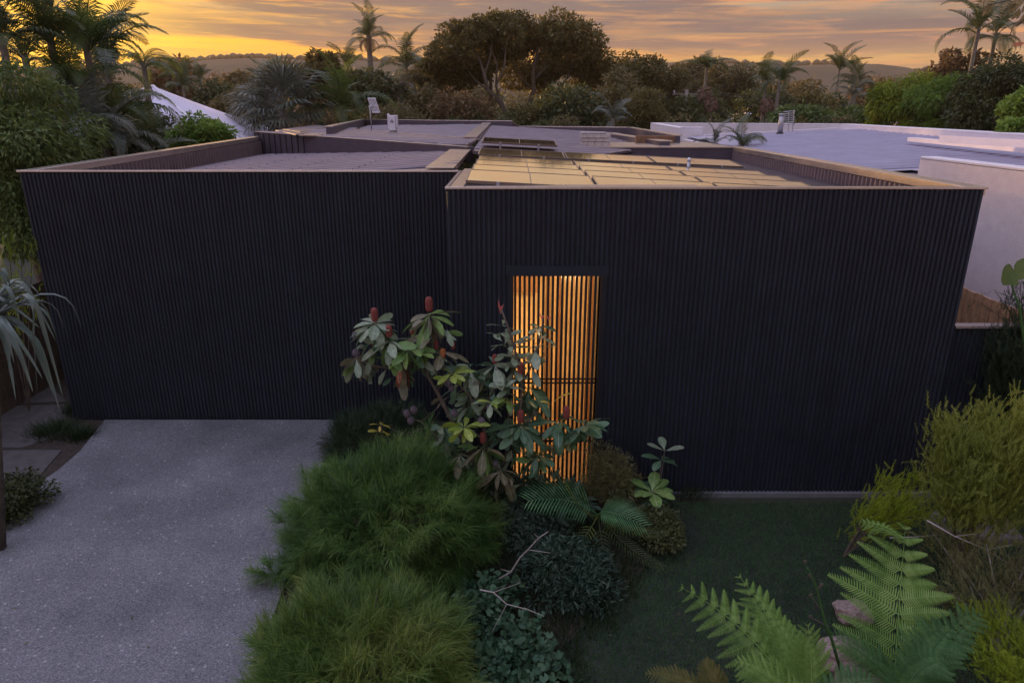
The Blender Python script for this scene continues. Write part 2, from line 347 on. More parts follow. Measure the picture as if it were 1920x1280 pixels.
def aggregate():
    m = mat('aggregate', (.3, .29, .32), .8); t = m.node_tree; b = t.nodes['Principled BSDF']
    g = t.nodes.new('ShaderNodeNewGeometry'); v = t.nodes.new('ShaderNodeTexVoronoi'); v.inputs['Scale'].default_value = 88; t.links.new(g.outputs['Position'], v.inputs['Vector'])
    v2 = t.nodes.new('ShaderNodeTexVoronoi'); v2.inputs['Scale'].default_value = 19; t.links.new(g.outputs['Position'], v2.inputs['Vector'])
    r = t.nodes.new('ShaderNodeValToRGB'); s = t.nodes.new('ShaderNodeSeparateColor'); t.links.new(v.outputs['Color'], s.inputs[0]); t.links.new(s.outputs[0], r.inputs[0])
    cr = r.color_ramp
    st = [(0, (.085, .080, .089)), (.22, (.14, .132, .145)), (.5, (.168, .160, .173)), (.8, (.20, .19, .203)), (1, (.30, .285, .29))]
    while len(cr.elements) < len(st): cr.elements.new(.5)
    for e, (p, c) in zip(cr.elements, st): e.position = p; e.color = (*c, 1)
    # sparse large pale stones
    s2 = t.nodes.new('ShaderNodeSeparateColor'); t.links.new(v2.outputs['Color'], s2.inputs[0])
    a = t.nodes.new('ShaderNodeMath'); a.operation = 'GREATER_THAN'; a.inputs[1].default_value = .92; t.links.new(s2.outputs[0], a.inputs[0])
    d = t.nodes.new('ShaderNodeMath'); d.operation = 'LESS_THAN'; d.inputs[1].default_value = .30; t.links.new(v2.outputs['Distance'], d.inputs[0])
    mm = t.nodes.new('ShaderNodeMath'); mm.operation = 'MULTIPLY'; t.links.new(a.outputs[0], mm.inputs[0]); t.links.new(d.outputs[0], mm.inputs[1])
    mx = t.nodes.new('ShaderNodeMix'); mx.data_type = 'RGBA'; t.links.new(mm.outputs[0], mx.inputs[0]); t.links.new(r.outputs[0], mx.inputs[6]); mx.inputs[7].default_value = (.36, .34, .34, 1)
    # slow stains
    n = t.nodes.new('ShaderNodeTexNoise'); n.inputs['Scale'].default_value = .9; n.inputs['Detail'].default_value = 6; t.links.new(g.outputs['Position'], n.inputs['Vector'])
    mr = t.nodes.new('ShaderNodeMapRange'); mr.inputs[1].default_value = .3; mr.inputs[2].default_value = .7; mr.inputs[3].default_value = .70; mr.inputs[4].default_value = 1.15; t.links.new(n.outputs[0], mr.inputs[0])
    m2 = t.nodes.new('ShaderNodeMix'); m2.data_type = 'RGBA'; m2.blend_type = 'MULTIPLY'; m2.inputs[0].default_value = 1; t.links.new(mx.outputs[2], m2.inputs[6]); t.links.new(mr.outputs[0], m2.inputs[7])
    t.links.new(m2.outputs[2], b.inputs['Base Color'])
    bp = t.nodes.new('ShaderNodeBump'); bp.inputs['Strength'].default_value = .5; bp.inputs['Distance'].default_value = .006; t.links.new(v.outputs['Distance'], bp.inputs['Height']); t.links.new(bp.outputs[0], b.inputs['Normal'])
aggregate()
leafmat('lf_hill', [(.040, .030, .014), (.062, .046, .022), (.09, .07, .03)], trans=.15)
leafmat('lf_dark', [(.050, .058, .022), (.088, .10, .034), (.15, .155, .055)])
leafmat('lf_fig', [(.070, .060, .018), (.125, .105, .030), (.22, .18, .055)], trans=.4)
leafmat('lf_mid', [(.055, .090, .024), (.11, .16, .042), (.20, .245, .065)])
leafmat('lf_olive', [(.10, .085, .035), (.165, .135, .052), (.26, .205, .085)])
leafmat('lf_yellow', [(.12, .17, .02), (.26, .32, .03), (.44, .46, .055)], trans=.5)
leafmat('lf_green', [(.09, .16, .028), (.18, .29, .045), (.30, .40, .08)], trans=.5)
leafmat('lf_rust', [(.115, .072, .036), (.19, .12, .055), (.26, .18, .085)])
leafmat('palm_green', [(.042, .062, .02), (.08, .105, .034), (.15, .165, .055)], rough=.42, trans=.3, spec=.5)
leafmat('palm_lit', [(.04, .07, .015), (.08, .12, .025), (.14, .17, .04)], rough=.42, trans=.5, spec=.5)
leafmat('palm_grey', [(.06, .075, .055), (.10, .115, .085), (.16, .165, .125)], rough=.4, trans=.25, spec=.5)
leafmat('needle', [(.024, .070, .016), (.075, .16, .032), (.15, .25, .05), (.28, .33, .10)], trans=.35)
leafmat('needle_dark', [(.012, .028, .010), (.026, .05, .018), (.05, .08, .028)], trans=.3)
leafmat('needle_lime', [(.024, .060, .012), (.075, .145, .022), (.15, .22, .035), (.30, .32, .08)], trans=.35)
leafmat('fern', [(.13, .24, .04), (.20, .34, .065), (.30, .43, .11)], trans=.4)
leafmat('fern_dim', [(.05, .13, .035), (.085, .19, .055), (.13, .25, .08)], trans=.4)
leafmat('fern_gold', [(.10, .11, .025), (.17, .16, .04), (.24, .20, .06)], trans=.4)
leafmat('feather', [(.12, .15, .03), (.27, .31, .05), (.50, .50, .10)], trans=.45)
leafmat('feather_lime', [(.12, .17, .015), (.28, .36, .025), (.48, .54, .05)], trans=.45)
leafmat('feather_dry', [(.09, .075, .035), (.15, .13, .055), (.22, .22, .08)], trans=.3)
leafmat('grass', [(.026, .075, .024), (.055, .145, .046), (.12, .21, .07)], trans=.3)
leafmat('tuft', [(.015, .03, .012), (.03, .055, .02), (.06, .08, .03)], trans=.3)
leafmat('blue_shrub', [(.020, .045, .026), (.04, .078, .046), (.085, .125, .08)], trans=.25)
leafmat('round_leaf', [(.03, .075, .04), (.055, .12, .06), (.10, .17, .09)], trans=.25)
leafmat('cycad', [(.07, .19, .07), (.11, .27, .11), (.17, .34, .15)], trans=.3, rough=.4)
leafmat('pandan', [(.07, .12, .09), (.14, .175, .15), (.22, .25, .21)], trans=.2, rough=.4)
def broadleaf(name, col, col2, vein):
    """banksia type leaf: pale midrib along the length"""
    m = bpy.data.materials.new(name); m.use_nodes = True; t = m.node_tree; b = t.nodes['Principled BSDF']; out = t.nodes['Material Output']
    oi = t.nodes.new('ShaderNodeObjectInfo'); c = t.nodes.new('ShaderNodeTexCoord'); sx = t.nodes.new('ShaderNodeSeparateXYZ'); t.links.new(c.outputs['Object'], sx.inputs[0])
    mx = t.nodes.new('ShaderNodeMix'); mx.data_type = 'RGBA'; mx.inputs[6].default_value = (*col, 1); mx.inputs[7].default_value = (*col2, 1); t.links.new(oi.outputs['Random'], mx.inputs[0])
    ab = t.nodes.new('ShaderNodeMath'); ab.operation = 'ABSOLUTE'; t.links.new(sx.outputs[0], ab.inputs[0])
    lt = t.nodes.new('ShaderNodeMath'); lt.operation = 'LESS_THAN'; lt.inputs[1].default_value = .012; t.links.new(ab.outputs[0], lt.inputs[0])
    m2 = t.nodes.new('ShaderNodeMix'); m2.data_type = 'RGBA'; t.links.new(lt.outputs[0], m2.inputs[0]); t.links.new(mx.outputs[2], m2.inputs[6]); m2.inputs[7].default_value = (*vein, 1)
    n = t.nodes.new('ShaderNodeTexNoise'); n.inputs['Scale'].default_value = 5; n.inputs['Detail'].default_value = 5; t.links.new(c.outputs['Object'], n.inputs['Vector'])
    mr = t.nodes.new('ShaderNodeMapRange'); mr.inputs[1].default_value = .3; mr.inputs[2].default_value = .7; mr.inputs[3].default_value = .65; mr.inputs[4].default_value = 1.3; t.links.new(n.outputs[0], mr.inputs[0])
    m3 = t.nodes.new('ShaderNodeMix'); m3.data_type = 'RGBA'; m3.blend_type = 'MULTIPLY'; m3.inputs[0].default_value = 1; t.links.new(m2.outputs[2], m3.inputs[6]); t.links.new(mr.outputs[0], m3.inputs[7])
    t.links.new(m3.outputs[2], b.inputs['Base Color']); b.inputs['Roughness'].default_value = .42; b.inputs['Specular IOR Level'].default_value = .45
    tr = t.nodes.new('ShaderNodeBsdfTranslucent'); t.links.new(m3.outputs[2], tr.inputs[0]); ms = t.nodes.new('ShaderNodeMixShader'); ms.inputs[0].default_value = .2
    t.links.new(b.outputs[0], ms.inputs[1]); t.links.new(tr.outputs[0], ms.inputs[2]); t.links.new(ms.outputs[0], out.inputs['Surface']); MATS[name] = m
broadleaf('bk_pale', (.17, .24, .14), (.29, .34, .22), (.34, .36, .26))
broadleaf('bk_bright', (.13, .24, .06), (.24, .36, .10), (.34, .38, .16))
broadleaf('bk_lime', (.22, .31, .045), (.34, .40, .07), (.48, .50, .2))
broadleaf('bk_dark', (.055, .13, .065), (.11, .20, .10), (.20, .26, .17))
broadleaf('bk_olive', (.14, .13, .07), (.25, .20, .12), (.28, .26, .16))
broadleaf('bk_rust', (.36, .13, .075), (.50, .19, .12), (.55, .35, .25))
broadleaf('bk_yellow', (.50, .36, .05), (.42, .38, .06), (.6, .5, .2))
M_ = MATS
# ------------------------------------------------------------------ ground and hills
g = MB(); g.box(-990, 990, -40, 780, -.6, -.02); tagp(g.build('ground', M_['sand_ground']), 'dark earth reaching away under the trees', None, None, 'structure')
prof = [(-900,125),(0,118),(180,112),(250,108),(330,101),(400,96),(480,94),(560,97),(640,94),(700,100),(760,103),(850,106),(1000,108),(1100,108),(1200,106),(1290,101),(1370,104),(1430,108),(1560,107),(1640,104),(1690,109),(1740,119),(1800,124),(1920,120),(2800,128)]
HD = 520.
def hill_h(u):
    px = 960 + u*1393
    for (a, ya), (b, yb) in zip(prof, prof[1:]):
        if a <= px <= b:
            t = (px-a)/(b-a); y = ya + (yb-ya)*(t*t*(3-2*t)); break
    else: y = 122
    return Wp(960, y, Y=HD).z
def terrain_z(u, y):
    t = min(1, max(0, (y-250)/(HD-250))); s = t*t*(3-2*t); z = (hill_h(u)-6)*s
    z += (mnoise.noise(Vector((u*6, y*.012, 1)))*1.2 + .7*mnoise.noise(Vector((u*20, y*.04, 4))))*s
    if y > HD: z -= (y-HD)*.16
    return max(z, -1)
us = np.linspace(-1.25, 1.25, 190); ys = list(np.linspace(245, HD, 26)) + [550, 600, 680, 770]
V = [(u*y, y, terrain_z(u, y)) for y in ys for u in us]; nu = len(us)
F = [(j*nu+i, j*nu+i+1, (j+1)*nu+i+1, (j+1)*nu+i) for j in range(len(ys)-1) for i in range(nu-1)]
tagp(put('hills', npmesh('hills', V, F, True), M_['hill_ground']), 'hazy wooded hills along the horizon', None, None, 'structure')
bm = bmesh.new(); bmesh.ops.create_icosphere(bm, subdivisions=2, radius=1)
for v in bm.verts: v.co *= 1 + .35*mnoise.noise(v.co*2.3) + .12*mnoise.noise(v.co*6)
bmesh.ops.triangulate(bm, faces=bm.faces); bm.verts.ensure_lookup_table()
ICOV = np.array([v.co[:] for v in bm.verts]); ICOF = np.array([[v.index for v in f.verts] for f in bm.faces]); bm.free()
def woods(n, y0, y1, s0, s1, umax=1.4):
    y = y0 + (y1-y0)*RNG.random(n)**.8; u = RNG.uniform(-umax, umax, n); P = np.array([(a*b, b, terrain_z(a, b)) for a, b in zip(u, y)])
    cl_ = np.array([mnoise.noise(Vector((a*7, b*.012, 9))) for a, b in zip(u, y)]); keep = cl_ > -.22; P = P[keep]; y = y[keep]; n = len(P)
    s = RNG.uniform(s0, s1, n); P[:, 2] += s*.45; ang = RNG.uniform(0, 6.28, n); Rm = np.zeros((n, 3, 3)); Rm[:, 0, 0] = np.cos(ang); Rm[:, 0, 1] = -np.sin(ang); Rm[:, 1, 0] = np.sin(ang); Rm[:, 1, 1] = np.cos(ang); Rm[:, 2, 2] = 1
    return scatter(ICOV, ICOF, P, Rm, np.stack([s, s, s*RNG.uniform(.6, .95, n)], 1))
V, F = woods(1900, 490, HD+6, 1.2, 2.8); V2, F2 = woods(2600, 245, 380, 1.2, 2.6); F2 = F2+len(V); V = np.concatenate([V, V2]); F = np.concatenate([F, F2])
tagp(put('hillside_woodland', npmesh('hillside_woodland', V, F), M_['lf_hill']), 'far woodland covering the hazy hills', 'woodland', None, 'stuff')
V, F = crown_leaves([((a*b, b, 3.5), (7, 6, 4.6)) for a in np.linspace(-1.25, 1.25, 64) for b in (150+25*math.sin(a*40), 215+15*math.cos(a*31))], 42000, 1.5, .6, .2, .6)
tagp(put('distant_treetops', npmesh('distant_treetops', V, F), M_['lf_olive']), 'distant mass of treetops between the houses and the hills', 'woodland', None, 'stuff')
# ------------------------------------------------------------------ lawn, drive, paths
def sheet(name, pts, z, th, m, label, kind='structure'):
    mb = MB(); mb.prism([(p[0], p[1], z) for p in pts], z-th); o = mb.build(name, MATS[m]); tagp(o, label, None, None, kind); return o
sheet('lawn', [(-.6, 3.0), (9.5, 3.0), (9.5, 8.5), (-.6, 8.5)], .004, .02, 'lawn_soil', 'dark soil under the front lawn')
sheet('garden_bed', [(-3.6, 2.8), (-.2, 2.8), (.4, 5.6), (1.9, 7.4), (2.2, 8.72), (-3.3, 11.2)], .012, .03, 'leaf_litter', 'dark mulched garden bed between driveway and lawn')
drive_px = [(192, 790), (660, 790), (600, 880), (565, 960), (545, 1060), (500, 1190), (490, 1285)]
dp = [Wp(x, y, z=.05) for x, y in drive_px] + [Vector((-2.3, 3.0, 0)), Vector((-6.6, 3.0, 0))] + [Wp(x, y, z=.05) for x, y in ((-120, 1150), (0, 1000), (62, 912), (110, 880), (150, 845))]
dp[0].y = 11.2; dp[1].y = 11.2
o = sheet('driveway', dp, .05, .12, 'aggregate', 'grey exposed aggregate driveway')
sheet('side_garden_soil', [(-12, 3), (-5, 3), (-6.2, 8), (-7.0, 11.2), (-7.8, 11.3), (-7.9, 24), (-12, 24)], .016, .03, 'leaf_litter', 'brown soil and leaf litter beside the driveway')
side = thing('stepping_path', 'brown grey pavers set in soil left of the driveway', 'path', Wp(60, 780, z=.02)); side['kind'] = 'structure'
for q in ([(-60, 700), (70, 700), (125, 752), (-60, 756)], [(-80, 763), (128, 757), (112, 815), (40, 838), (-90, 835)], [(-100, 845), (117, 842), (62, 905), (-20, 925), (-140, 925)], [(-30, 650), (90, 650), (112, 694), (-30, 696)]):
    mb = MB(); mb.prism([Wp(x, y, z=.035) for x, y in q][::-1], -.02); bevel(mb.build('paver', M_['paver'], side), .008)
tagp(MB().box(-.95, 6.05, 8.71, 8.80, -.05, .045).build('concrete_footing', M_['concrete']), 'pale concrete footing strip along the base of the dark wall', None, None, 'structure')
# grass blades
def blades(name, n, poly_test, x0, x1, y0, y1, h, wd, m, label, zb=0.0, mask=None):
    P = np.stack([RNG.uniform(x0, x1, n), RNG.uniform(y0, y1, n), np.full(n, zb)], 1)
    P = P[poly_test(P[:, 0], P[:, 1])]; n = len(P)
    D = RNG.normal(0, .35, (n, 3)); D[:, 2] = 1; s = h*(.5+RNG.random(n))
    PV = [(-.5, 0, 0), (.5, 0, 0), (.12, 1, .15)]
    V, F = scatter(PV, [(0, 1, 2)], P, frames(D, RNG.uniform(0, 6.28, n)), np.stack([np.full(n, wd)*RNG.uniform(.7, 1.3, n), s, s], 1))
    return tagp(put(name, npmesh(name, V, F), MATS[m]), label, 'grass', None, 'stuff')
bare = Wp(1240, 990, z=0)
def lawn_ok(x, y):
    edge = np.interp(y, [3.0, 5.6, 7.4, 8.6], [-.1, .5, 1.75, 2.1])
    d = np.hypot((x-bare.x)/.55, (y-bare.y)/.55); r = RNG.random(len(x))
    return (x > edge + .12*np.sin(y*7)) & (r < np.clip((d-.5)*1.3, .05, 1)) & (r < .3 + np.clip((8.62-y)*4, 0, 1))
blades('lawn_grass', 210000, lawn_ok, -.4, 8.2, 3.6, 8.55, .034, .0075, 'grass', 'short dark green lawn in front of the right wing')
# ------------------------------------------------------------------ house
FR, FL = 8.79, 11.27; XL, XM, XR = -7.87, -.83, 5.93; ZT = 4.38
house = thing('house', 'low flat-roofed house clad in black vertical ribs with a glowing slatted entry', 'house', (0, 11, 0))
P_ = lambda nm, mb, m, sm=False: mb.build(nm, MATS[m], house, sm)
OX0, OX1, OZ = .02, 1.16, 3.24           # entry opening
mb = MB(); mb.box(XM+.02, OX0, FR, FR+.2, 0.07, ZT-.02); mb.box(OX1, XR-.02, FR, FR+.2, .07, ZT-.02); mb.box(OX0, OX1, FR, FR+.2, OZ, ZT-.02); P_('front_wall', mb, 'house_backing')
mb = MB(); mb.box(XM+.02, XM+.2, FR+.2, FL+.2, 0, ZT-.02); mb.box(XR-.2, XR-.02, FR+.2, 20.8, 0, ZT-.02); P_('side_wall', mb, 'house_backing')
P_('garage_wall', MB().box(XL+.02, XM+.02, FL, FL+.2, 0, ZT-.02), 'house_backing')
mb = MB(); mb.slab((XL+.02, FL+.2, ZT-.02), (XL-.02, 22.2, ZT+.12), -.2, 0); P_('boundary_wall', mb, 'house_backing')
# ribs of the cladding, one object each
def rib_mesh(h, wd=.044, dp_=.02):
    c = .011
    pr = [(-wd/2, 0), (-wd/2+c*.4, -dp_*.75), (-wd/2+c, -dp_), (wd/2-c, -dp_), (wd/2-c*.4, -dp_*.75), (wd/2, 0)]
    n = len(pr); v = [(x, y, 0) for x, y in pr] + [(x, y, h) for x, y in pr]
    f = [(i, i+1, n+i+1, n+i) for i in range(n-1)] + [tuple(range(n, 2*n)), tuple(reversed(range(n)))]
    me = bpy.data.meshes.new('rib'); me.from_pydata(v, [], f); me.update(); me.materials.append(M_['house_cladding']); return me
HR = ZT-.035
full = rib_mesh(HR-.04); short = rib_mesh(HR-OZ-.14)
n = 107
for i in range(n):
    x = XM + (i+.5)*(XR-XM)/n
    if OX0-.06 < x < OX1+.06: put('cladding_rib', short, None, house, Matrix.Translation((x, FR-.001, OZ+.14)))
    else: put('cladding_rib', full, None, house, Matrix.Translation((x, FR-.001, .04)))
n = 110
for i in range(n):
    x = XL + (i+.5)*(XM-XL)/n; put('cladding_rib', full, None, house, Matrix.Translation((x, FL-.001, .04)))
# inner faces of the side parapets and outer side, joined ribs
def rib_row(a, b, zlo_a, zlo_b, zhi_a, zhi_b, nrm, pitch=.14, w_=.085, d_=.05, name='parapet_ribs', m='inner_rib'):
    a = Vector(a); b = Vector(b); L_ = (b-a).length; t = (b-a)/L_; nn = Vector(nrm).normalized(); k = int(L_/pitch); mb = MB()
    for i in range(k):
        s = (i+.5)/k; c = a.lerp(b, s); z0 = zlo_a+(zlo_b-zlo_a)*s; z1 = zhi_a+(zhi_b-zhi_a)*s
        q = [c-t*w_/2, c-t*w_*.28+nn*d_, c+t*w_*.28+nn*d_, c+t*w_/2]
        mb.add([(p.x, p.y, z0) for p in q]+[(p.x, p.y, z1) for p in q], [(0,1,5,4),(1,2,6,5),(2,3,7,6),(4,5,6,7)])
    return tagp(P_(name, mb, m), None, None, None, 'stuff')
rib_row((XR-.2, FR+.3, 0), (XR-.2, 18.4, 0), 3.7, 3.7, ZT-.12, ZT-.12, (-1, 0, 0))
rib_row((XL+.22, FL+.3, 0), (XL+.18, 22.0, 0), 3.7, 3.8, ZT-.12, ZT, (1, 0, 0), pitch=.15, w_=.09)
# caps
def cap(a, b, wd, th=.10, ov=.0, m='parapet_cap', name='parapet_cap', bv=.004):
    a = Vector(a); b = Vector(b); mb = MB(); mb.slab(a, b, wd, a.z-th, b.z-th); o = P_(name, mb, m); bevel(o, bv); return o
cap((XM-.01, FR-.035, ZT), (XR+.03, FR-.035, ZT), .05, .03)             # thin trim over ribs, right wing
P_('wall_head', MB().box(XM+.05, XR-.05, FR+.018, FR+.19, ZT-.03, ZT-.012), 'black_metal')
cap((XR+.03, FR+.016, ZT), (XR+.03, 18.5, ZT), .27, .11)
cap((XM-.01, FR+.016, ZT-.002), (XM-.01, FL-.04, ZT-.002), -.05, .05, m='roof_dark')
cap((XM+.05, FR+.016, ZT), (XM+.05, FL+.3, ZT), -.17, .09, m='flashing')
cap((XL-.02, FL-.035, ZT), (XM-.02, FL-.035, ZT), .05, .03)
cap((XL+.01, FL+.016, ZT), (XL-.02, 22.2, ZT+.14), -.22, .12)
# lintel and reveal
P_('entry_lintel', MB().box(OX0-.1, OX1+.1, FR-.028, FR-.001, OZ-.0, OZ+.137), 'house_cladding')
P_('entry_jamb', MB().box(OX1, OX1+.05, FR-.026, FR+.5, .05, OZ-.002), 'black_metal')
P_('entry_jamb', MB().box(OX0-.05, OX0, FR-.026, FR+.5, .05, OZ-.002), 'black_metal')
# roofs: sheet plus raised ribs clipped to the outline
def roof(name, pts, m, rib=.2, along='x', rh=.04, screws=0., rm=None):
    pts = [Vector(p) for p in pts]; mb = MB(); n = len(pts)
    mb.add([p for p in pts]+[p-Vector((0, 0, .06)) for p in pts], [tuple(range(n)), tuple(range(2*n-1, n-1, -1))]+[(i, n+i, n+(i+1) % n, (i+1) % n) for i in range(n)])
    o = P_(name, mb, m)
    # plane fit
    A = np.array([[p.x, p.y, 1] for p in pts]); c = np.linalg.lstsq(A, np.array([p.z for p in pts]), rcond=None)[0]
    ax = 1 if along == 'x' else 0; lo = min(p[ax] for p in pts); hi = max(p[ax] for p in pts); rb = MB(); sc = MB(); k = int((hi-lo)/rib)
    for i in range(1, k):
        v = lo + i*rib; xs = []
        for a, b in zip(pts, pts[1:]+pts[:1]):
            if (a[ax]-v)*(b[ax]-v) < 0: t = (v-a[ax])/(b[ax]-a[ax]); xs.append(a[1-ax]+(b[1-ax]-a[1-ax])*t)
        if len(xs) < 2: continue
        u0, u1 = min(xs)+.02, max(xs)-.02; hw = rib*.12
        def pt(u, dv, dz):
            x, y = (u, v+dv) if ax == 1 else (v+dv, u); return (x, y, c[0]*x+c[1]*y+c[2]+dz)
        rb.add([pt(u0, -hw*1.6, -.001), pt(u0, -hw, rh), pt(u0, hw, rh), pt(u0, hw*1.6, -.001), pt(u1, -hw*1.6, -.001), pt(u1, -hw, rh), pt(u1, hw, rh), pt(u1, hw*1.6, -.001)],
               [(0,4,5,1),(1,5,6,2),(2,6,7,3),(0,1,2,3),(7,6,5,4)])
        if screws:
            u = math.ceil(u0/screws)*screws
            while u < u1:
                x, y, z = pt(u, 0, rh); sc.box(x-.012, x+.012, y-.012, y+.012, z, z+.009); u += screws
    if rb.v: r_ = P_('roof_rib', rb, rm or m); tagp(r_, None, None, None, 'stuff')
    if sc.v: tagp(P_('roof_screw', sc, 'screw'), None, None, None, 'stuff')
    return o
roof('garage_roof', [(XL+.2, FL+.2, 3.965), (-.90, FL+.2, 4.40), (-.95, 15.7, 4.44), (-7.7, 22.0, 3.965)], 'roof_sheet', .52, screws=1.35, rh=.032)
DW0, DW1 = Vector((-7.95, 22.1, 4.64)), Vector((-1.0, 15.55, 4.52))
mb = MB(); mb.slab(DW0, DW1, .25, 3.5, 4.2); P_('raised_wall', mb, 'inner_cladding')
for s in np.linspace(.03, .30, 9):
    p = DW0.lerp(DW1, s); d = (DW1-DW0).normalized(); nn = Vector((d.y, -d.x, 0))
    mb = MB(); mb.slab(p+nn*.02, p+d*.03+nn*.02, .02, 3.9, 3.9); P_('wall_seam', mb, 'house_backing')
cap(DW0+Vector((0, 0, .012)), DW1+Vector((0, 0, .012)), .12, .04, m='flashing')
roof('rear_roof', [(-7.9, 22.35, 4.60), (-6.06, 20.6, 4.605), (-1.1, 15.9, 4.50), (-.9, 18.25, 4.58), (-5.2, 23.9, 4.655), (-5.6, 26.5, 4.64)], 'roof_sheet', .6, rh=.03)
cap((-.86, 18.25, 4.60), (-5.25, 24.0, 4.675), .10, .04, m='flashing', name='ridge_cap')
roof('back_roof', [(-5.35, 23.9, 4.53), (-.86, 18.3, 4.565), (-.86, 30.0, 4.72), (-3.1, 30.4, 4.66), (-6.6, 33.6, 4.58), (-5.9, 26.0, 4.52)], 'roof_sheet', .7, rh=.03)
roof('side_roof', [(-.86, 15.5, 4.44), (1.6, 15.5, 4.32), (4.35, 20.8, 4.30), (4.3, 30.0, 4.36), (-.86, 30.0, 4.68)], 'roof_sheet', .7, rh=.03)
cap((-1.38, FL-.03, 4.425), (-1.36, 15.55, 4.475), -.46, .02, m='flashing', name='ridge_flashing')
cap((-1.25, 18.35, 4.64), (-1.22, 30.0, 4.775), -.36, .03, m='flashing', name='ridge_flashing')
for i, (q, z0, z1) in enumerate((([(516, 244), (590, 236), (624, 239), (554, 252)], 4.60, 4.64), ([(530, 242), (592, 234.5), (618, 237), (562, 247)], 4.64, 4.66))):
    mb = MB(); mb.prism([Wp(x, y, z=z1) for x, y in q], z0); bevel(P_('roof_upstand', mb, 'roof_sheet'), .01)
mb = MB(); mb.prism([Wp(x, y, z=4.62) for x, y in ((560, 253.3), (625, 242), (660, 243.6), (592, 254))], 4.59); P_('barge_flashing', mb, 'flashing')
# rear parapets
RP = [(-5.2, 20.9, 4.84), (-6.9, 33.8, 4.86), (-3.2, 30.6, 4.86), (0.0, 29.9, 4.85)]
for a, b in zip(RP, RP[1:]):
    mb = MB(); mb.slab(Vector(a)-Vector((0, 0, .03)), Vector(b)-Vector((0, 0, .03)), .2, 4.1); P_('rear_parapet', mb, 'inner_cladding'); cap(a, b, .22, .03)
for a, b in (((0, 29.9, 4.84), (.36, 30.6, 4.62)), ((.36, 30.6, 4.62), (4.6, 29.0, 4.62)), ((4.6, 29.0, 4.62), (4.66, 20.7, 4.60))):
    mb = MB(); mb.slab(Vector(a)-Vector((0, 0, .03)), Vector(b)-Vector((0, 0, .03)), .2, 3.9); P_('rear_parapet', mb, 'inner_cladding'); cap(a, b, .26, .035)
P_('timber_clad_wall', MB().box(3.55, 4.64, 20.45, 20.65, 4.1, 4.585), 'brown_timber')
for i in range(7): P_('timber_board', MB().box(3.56, 4.63, 20.43, 20.449, 4.12+i*.066, 4.12+i*.066+.056), 'brown_timber')
for a, b in (((3.32, 25.6, 4.50), (3.95, 19.2, 4.50)),):
    mb = MB(); mb.slab(Vector(a)-Vector((0, 0, .02)), Vector(b)-Vector((0, 0, .02)), .3, 4.0); P_('light_well_wall', mb, 'inner_cladding'); cap(a, b, .36, .03)
# back parapet block of the right wing
mb = MB(); mb.box(1.07, XR-.22, 18.4, 18.6, 3.7, ZT-.03); mb.box(1.07, 1.3, 18.6, 21.0, 3.7, ZT-.03); P_('back_parapet', mb, 'inner_cladding')
P_('parapet_cap', MB().box(1.05, XR-.24, 18.37, 21.0, ZT-.028, ZT), 'flashing')
roof('front_roof', [(XM+.2, FR+.2, 4.352), (XR-.2, FR+.2, 4.02), (XR-.2, 18.4, 4.02), (XM+.2, 18.4, 4.352)], 'roof_sheet', .2, rm='roof_dark')
P_('box_gutter', MB().box(XM+.24, 2.4, FR+.2, FR+.42, 4.30, 4.365), 'flashing')
# chimney: pale bricks in courses
ch = thing('chimney', 'squat pale brick chimney on the back parapet of the roof', 'chimney', (2.15, 19.5, ZT))
MB().box(1.9, 2.5, 19.25, 19.75, ZT-.02, ZT+.3).build('core', M_['concrete'], ch)
bk = MB().box(0, .185, 0, .10, 0, .085).mesh('brick'); bk.materials.append(M_['white_brick'])
for c_ in range(3):
    for j in range(4):
        off = .08 if c_ % 2 else 0; e = .025 if c_ == 2 else 0
        put('brick', bk, None, ch, Matrix.Translation((1.83+j*.193-e+off*.4, 19.17-e, ZT+.0+c_*.098)))
    for j in range(4): put('brick', bk, None, ch, Matrix.Translation((2.62+e, 19.2+j*.15, ZT+c_*.098)) @ Matrix.Rotation(R(90), 4, 'Z') @ Matrix.Scale(.72, 4, (1, 0, 0)))
MB().box(1.87, 2.55, 19.28, 19.78, ZT+.29, ZT+.33).build('cap', M_['white_brick'], ch)
# vent pipe on the right roof
vp = thing('vent_pipe', 'slim pale vent pipe with rounded top standing on the front roof', 'pipe', Wp(1290, 326, Y=13.6))
b0 = vp.location.copy(); MB().tube([b0-Vector((0, 0, .15)), b0+Vector((0, 0, .24))], .034, 12).build('pipe', M_['galvanised'], vp, True)
MB().tube([b0+Vector((0, 0, .242)), b0+Vector((0, 0, .27)), b0+Vector((0, 0, .295)), b0+Vector((0, 0, .305))], [.04, .038, .024, .006], 12).build('cap', M_['white_paint'], vp, True)
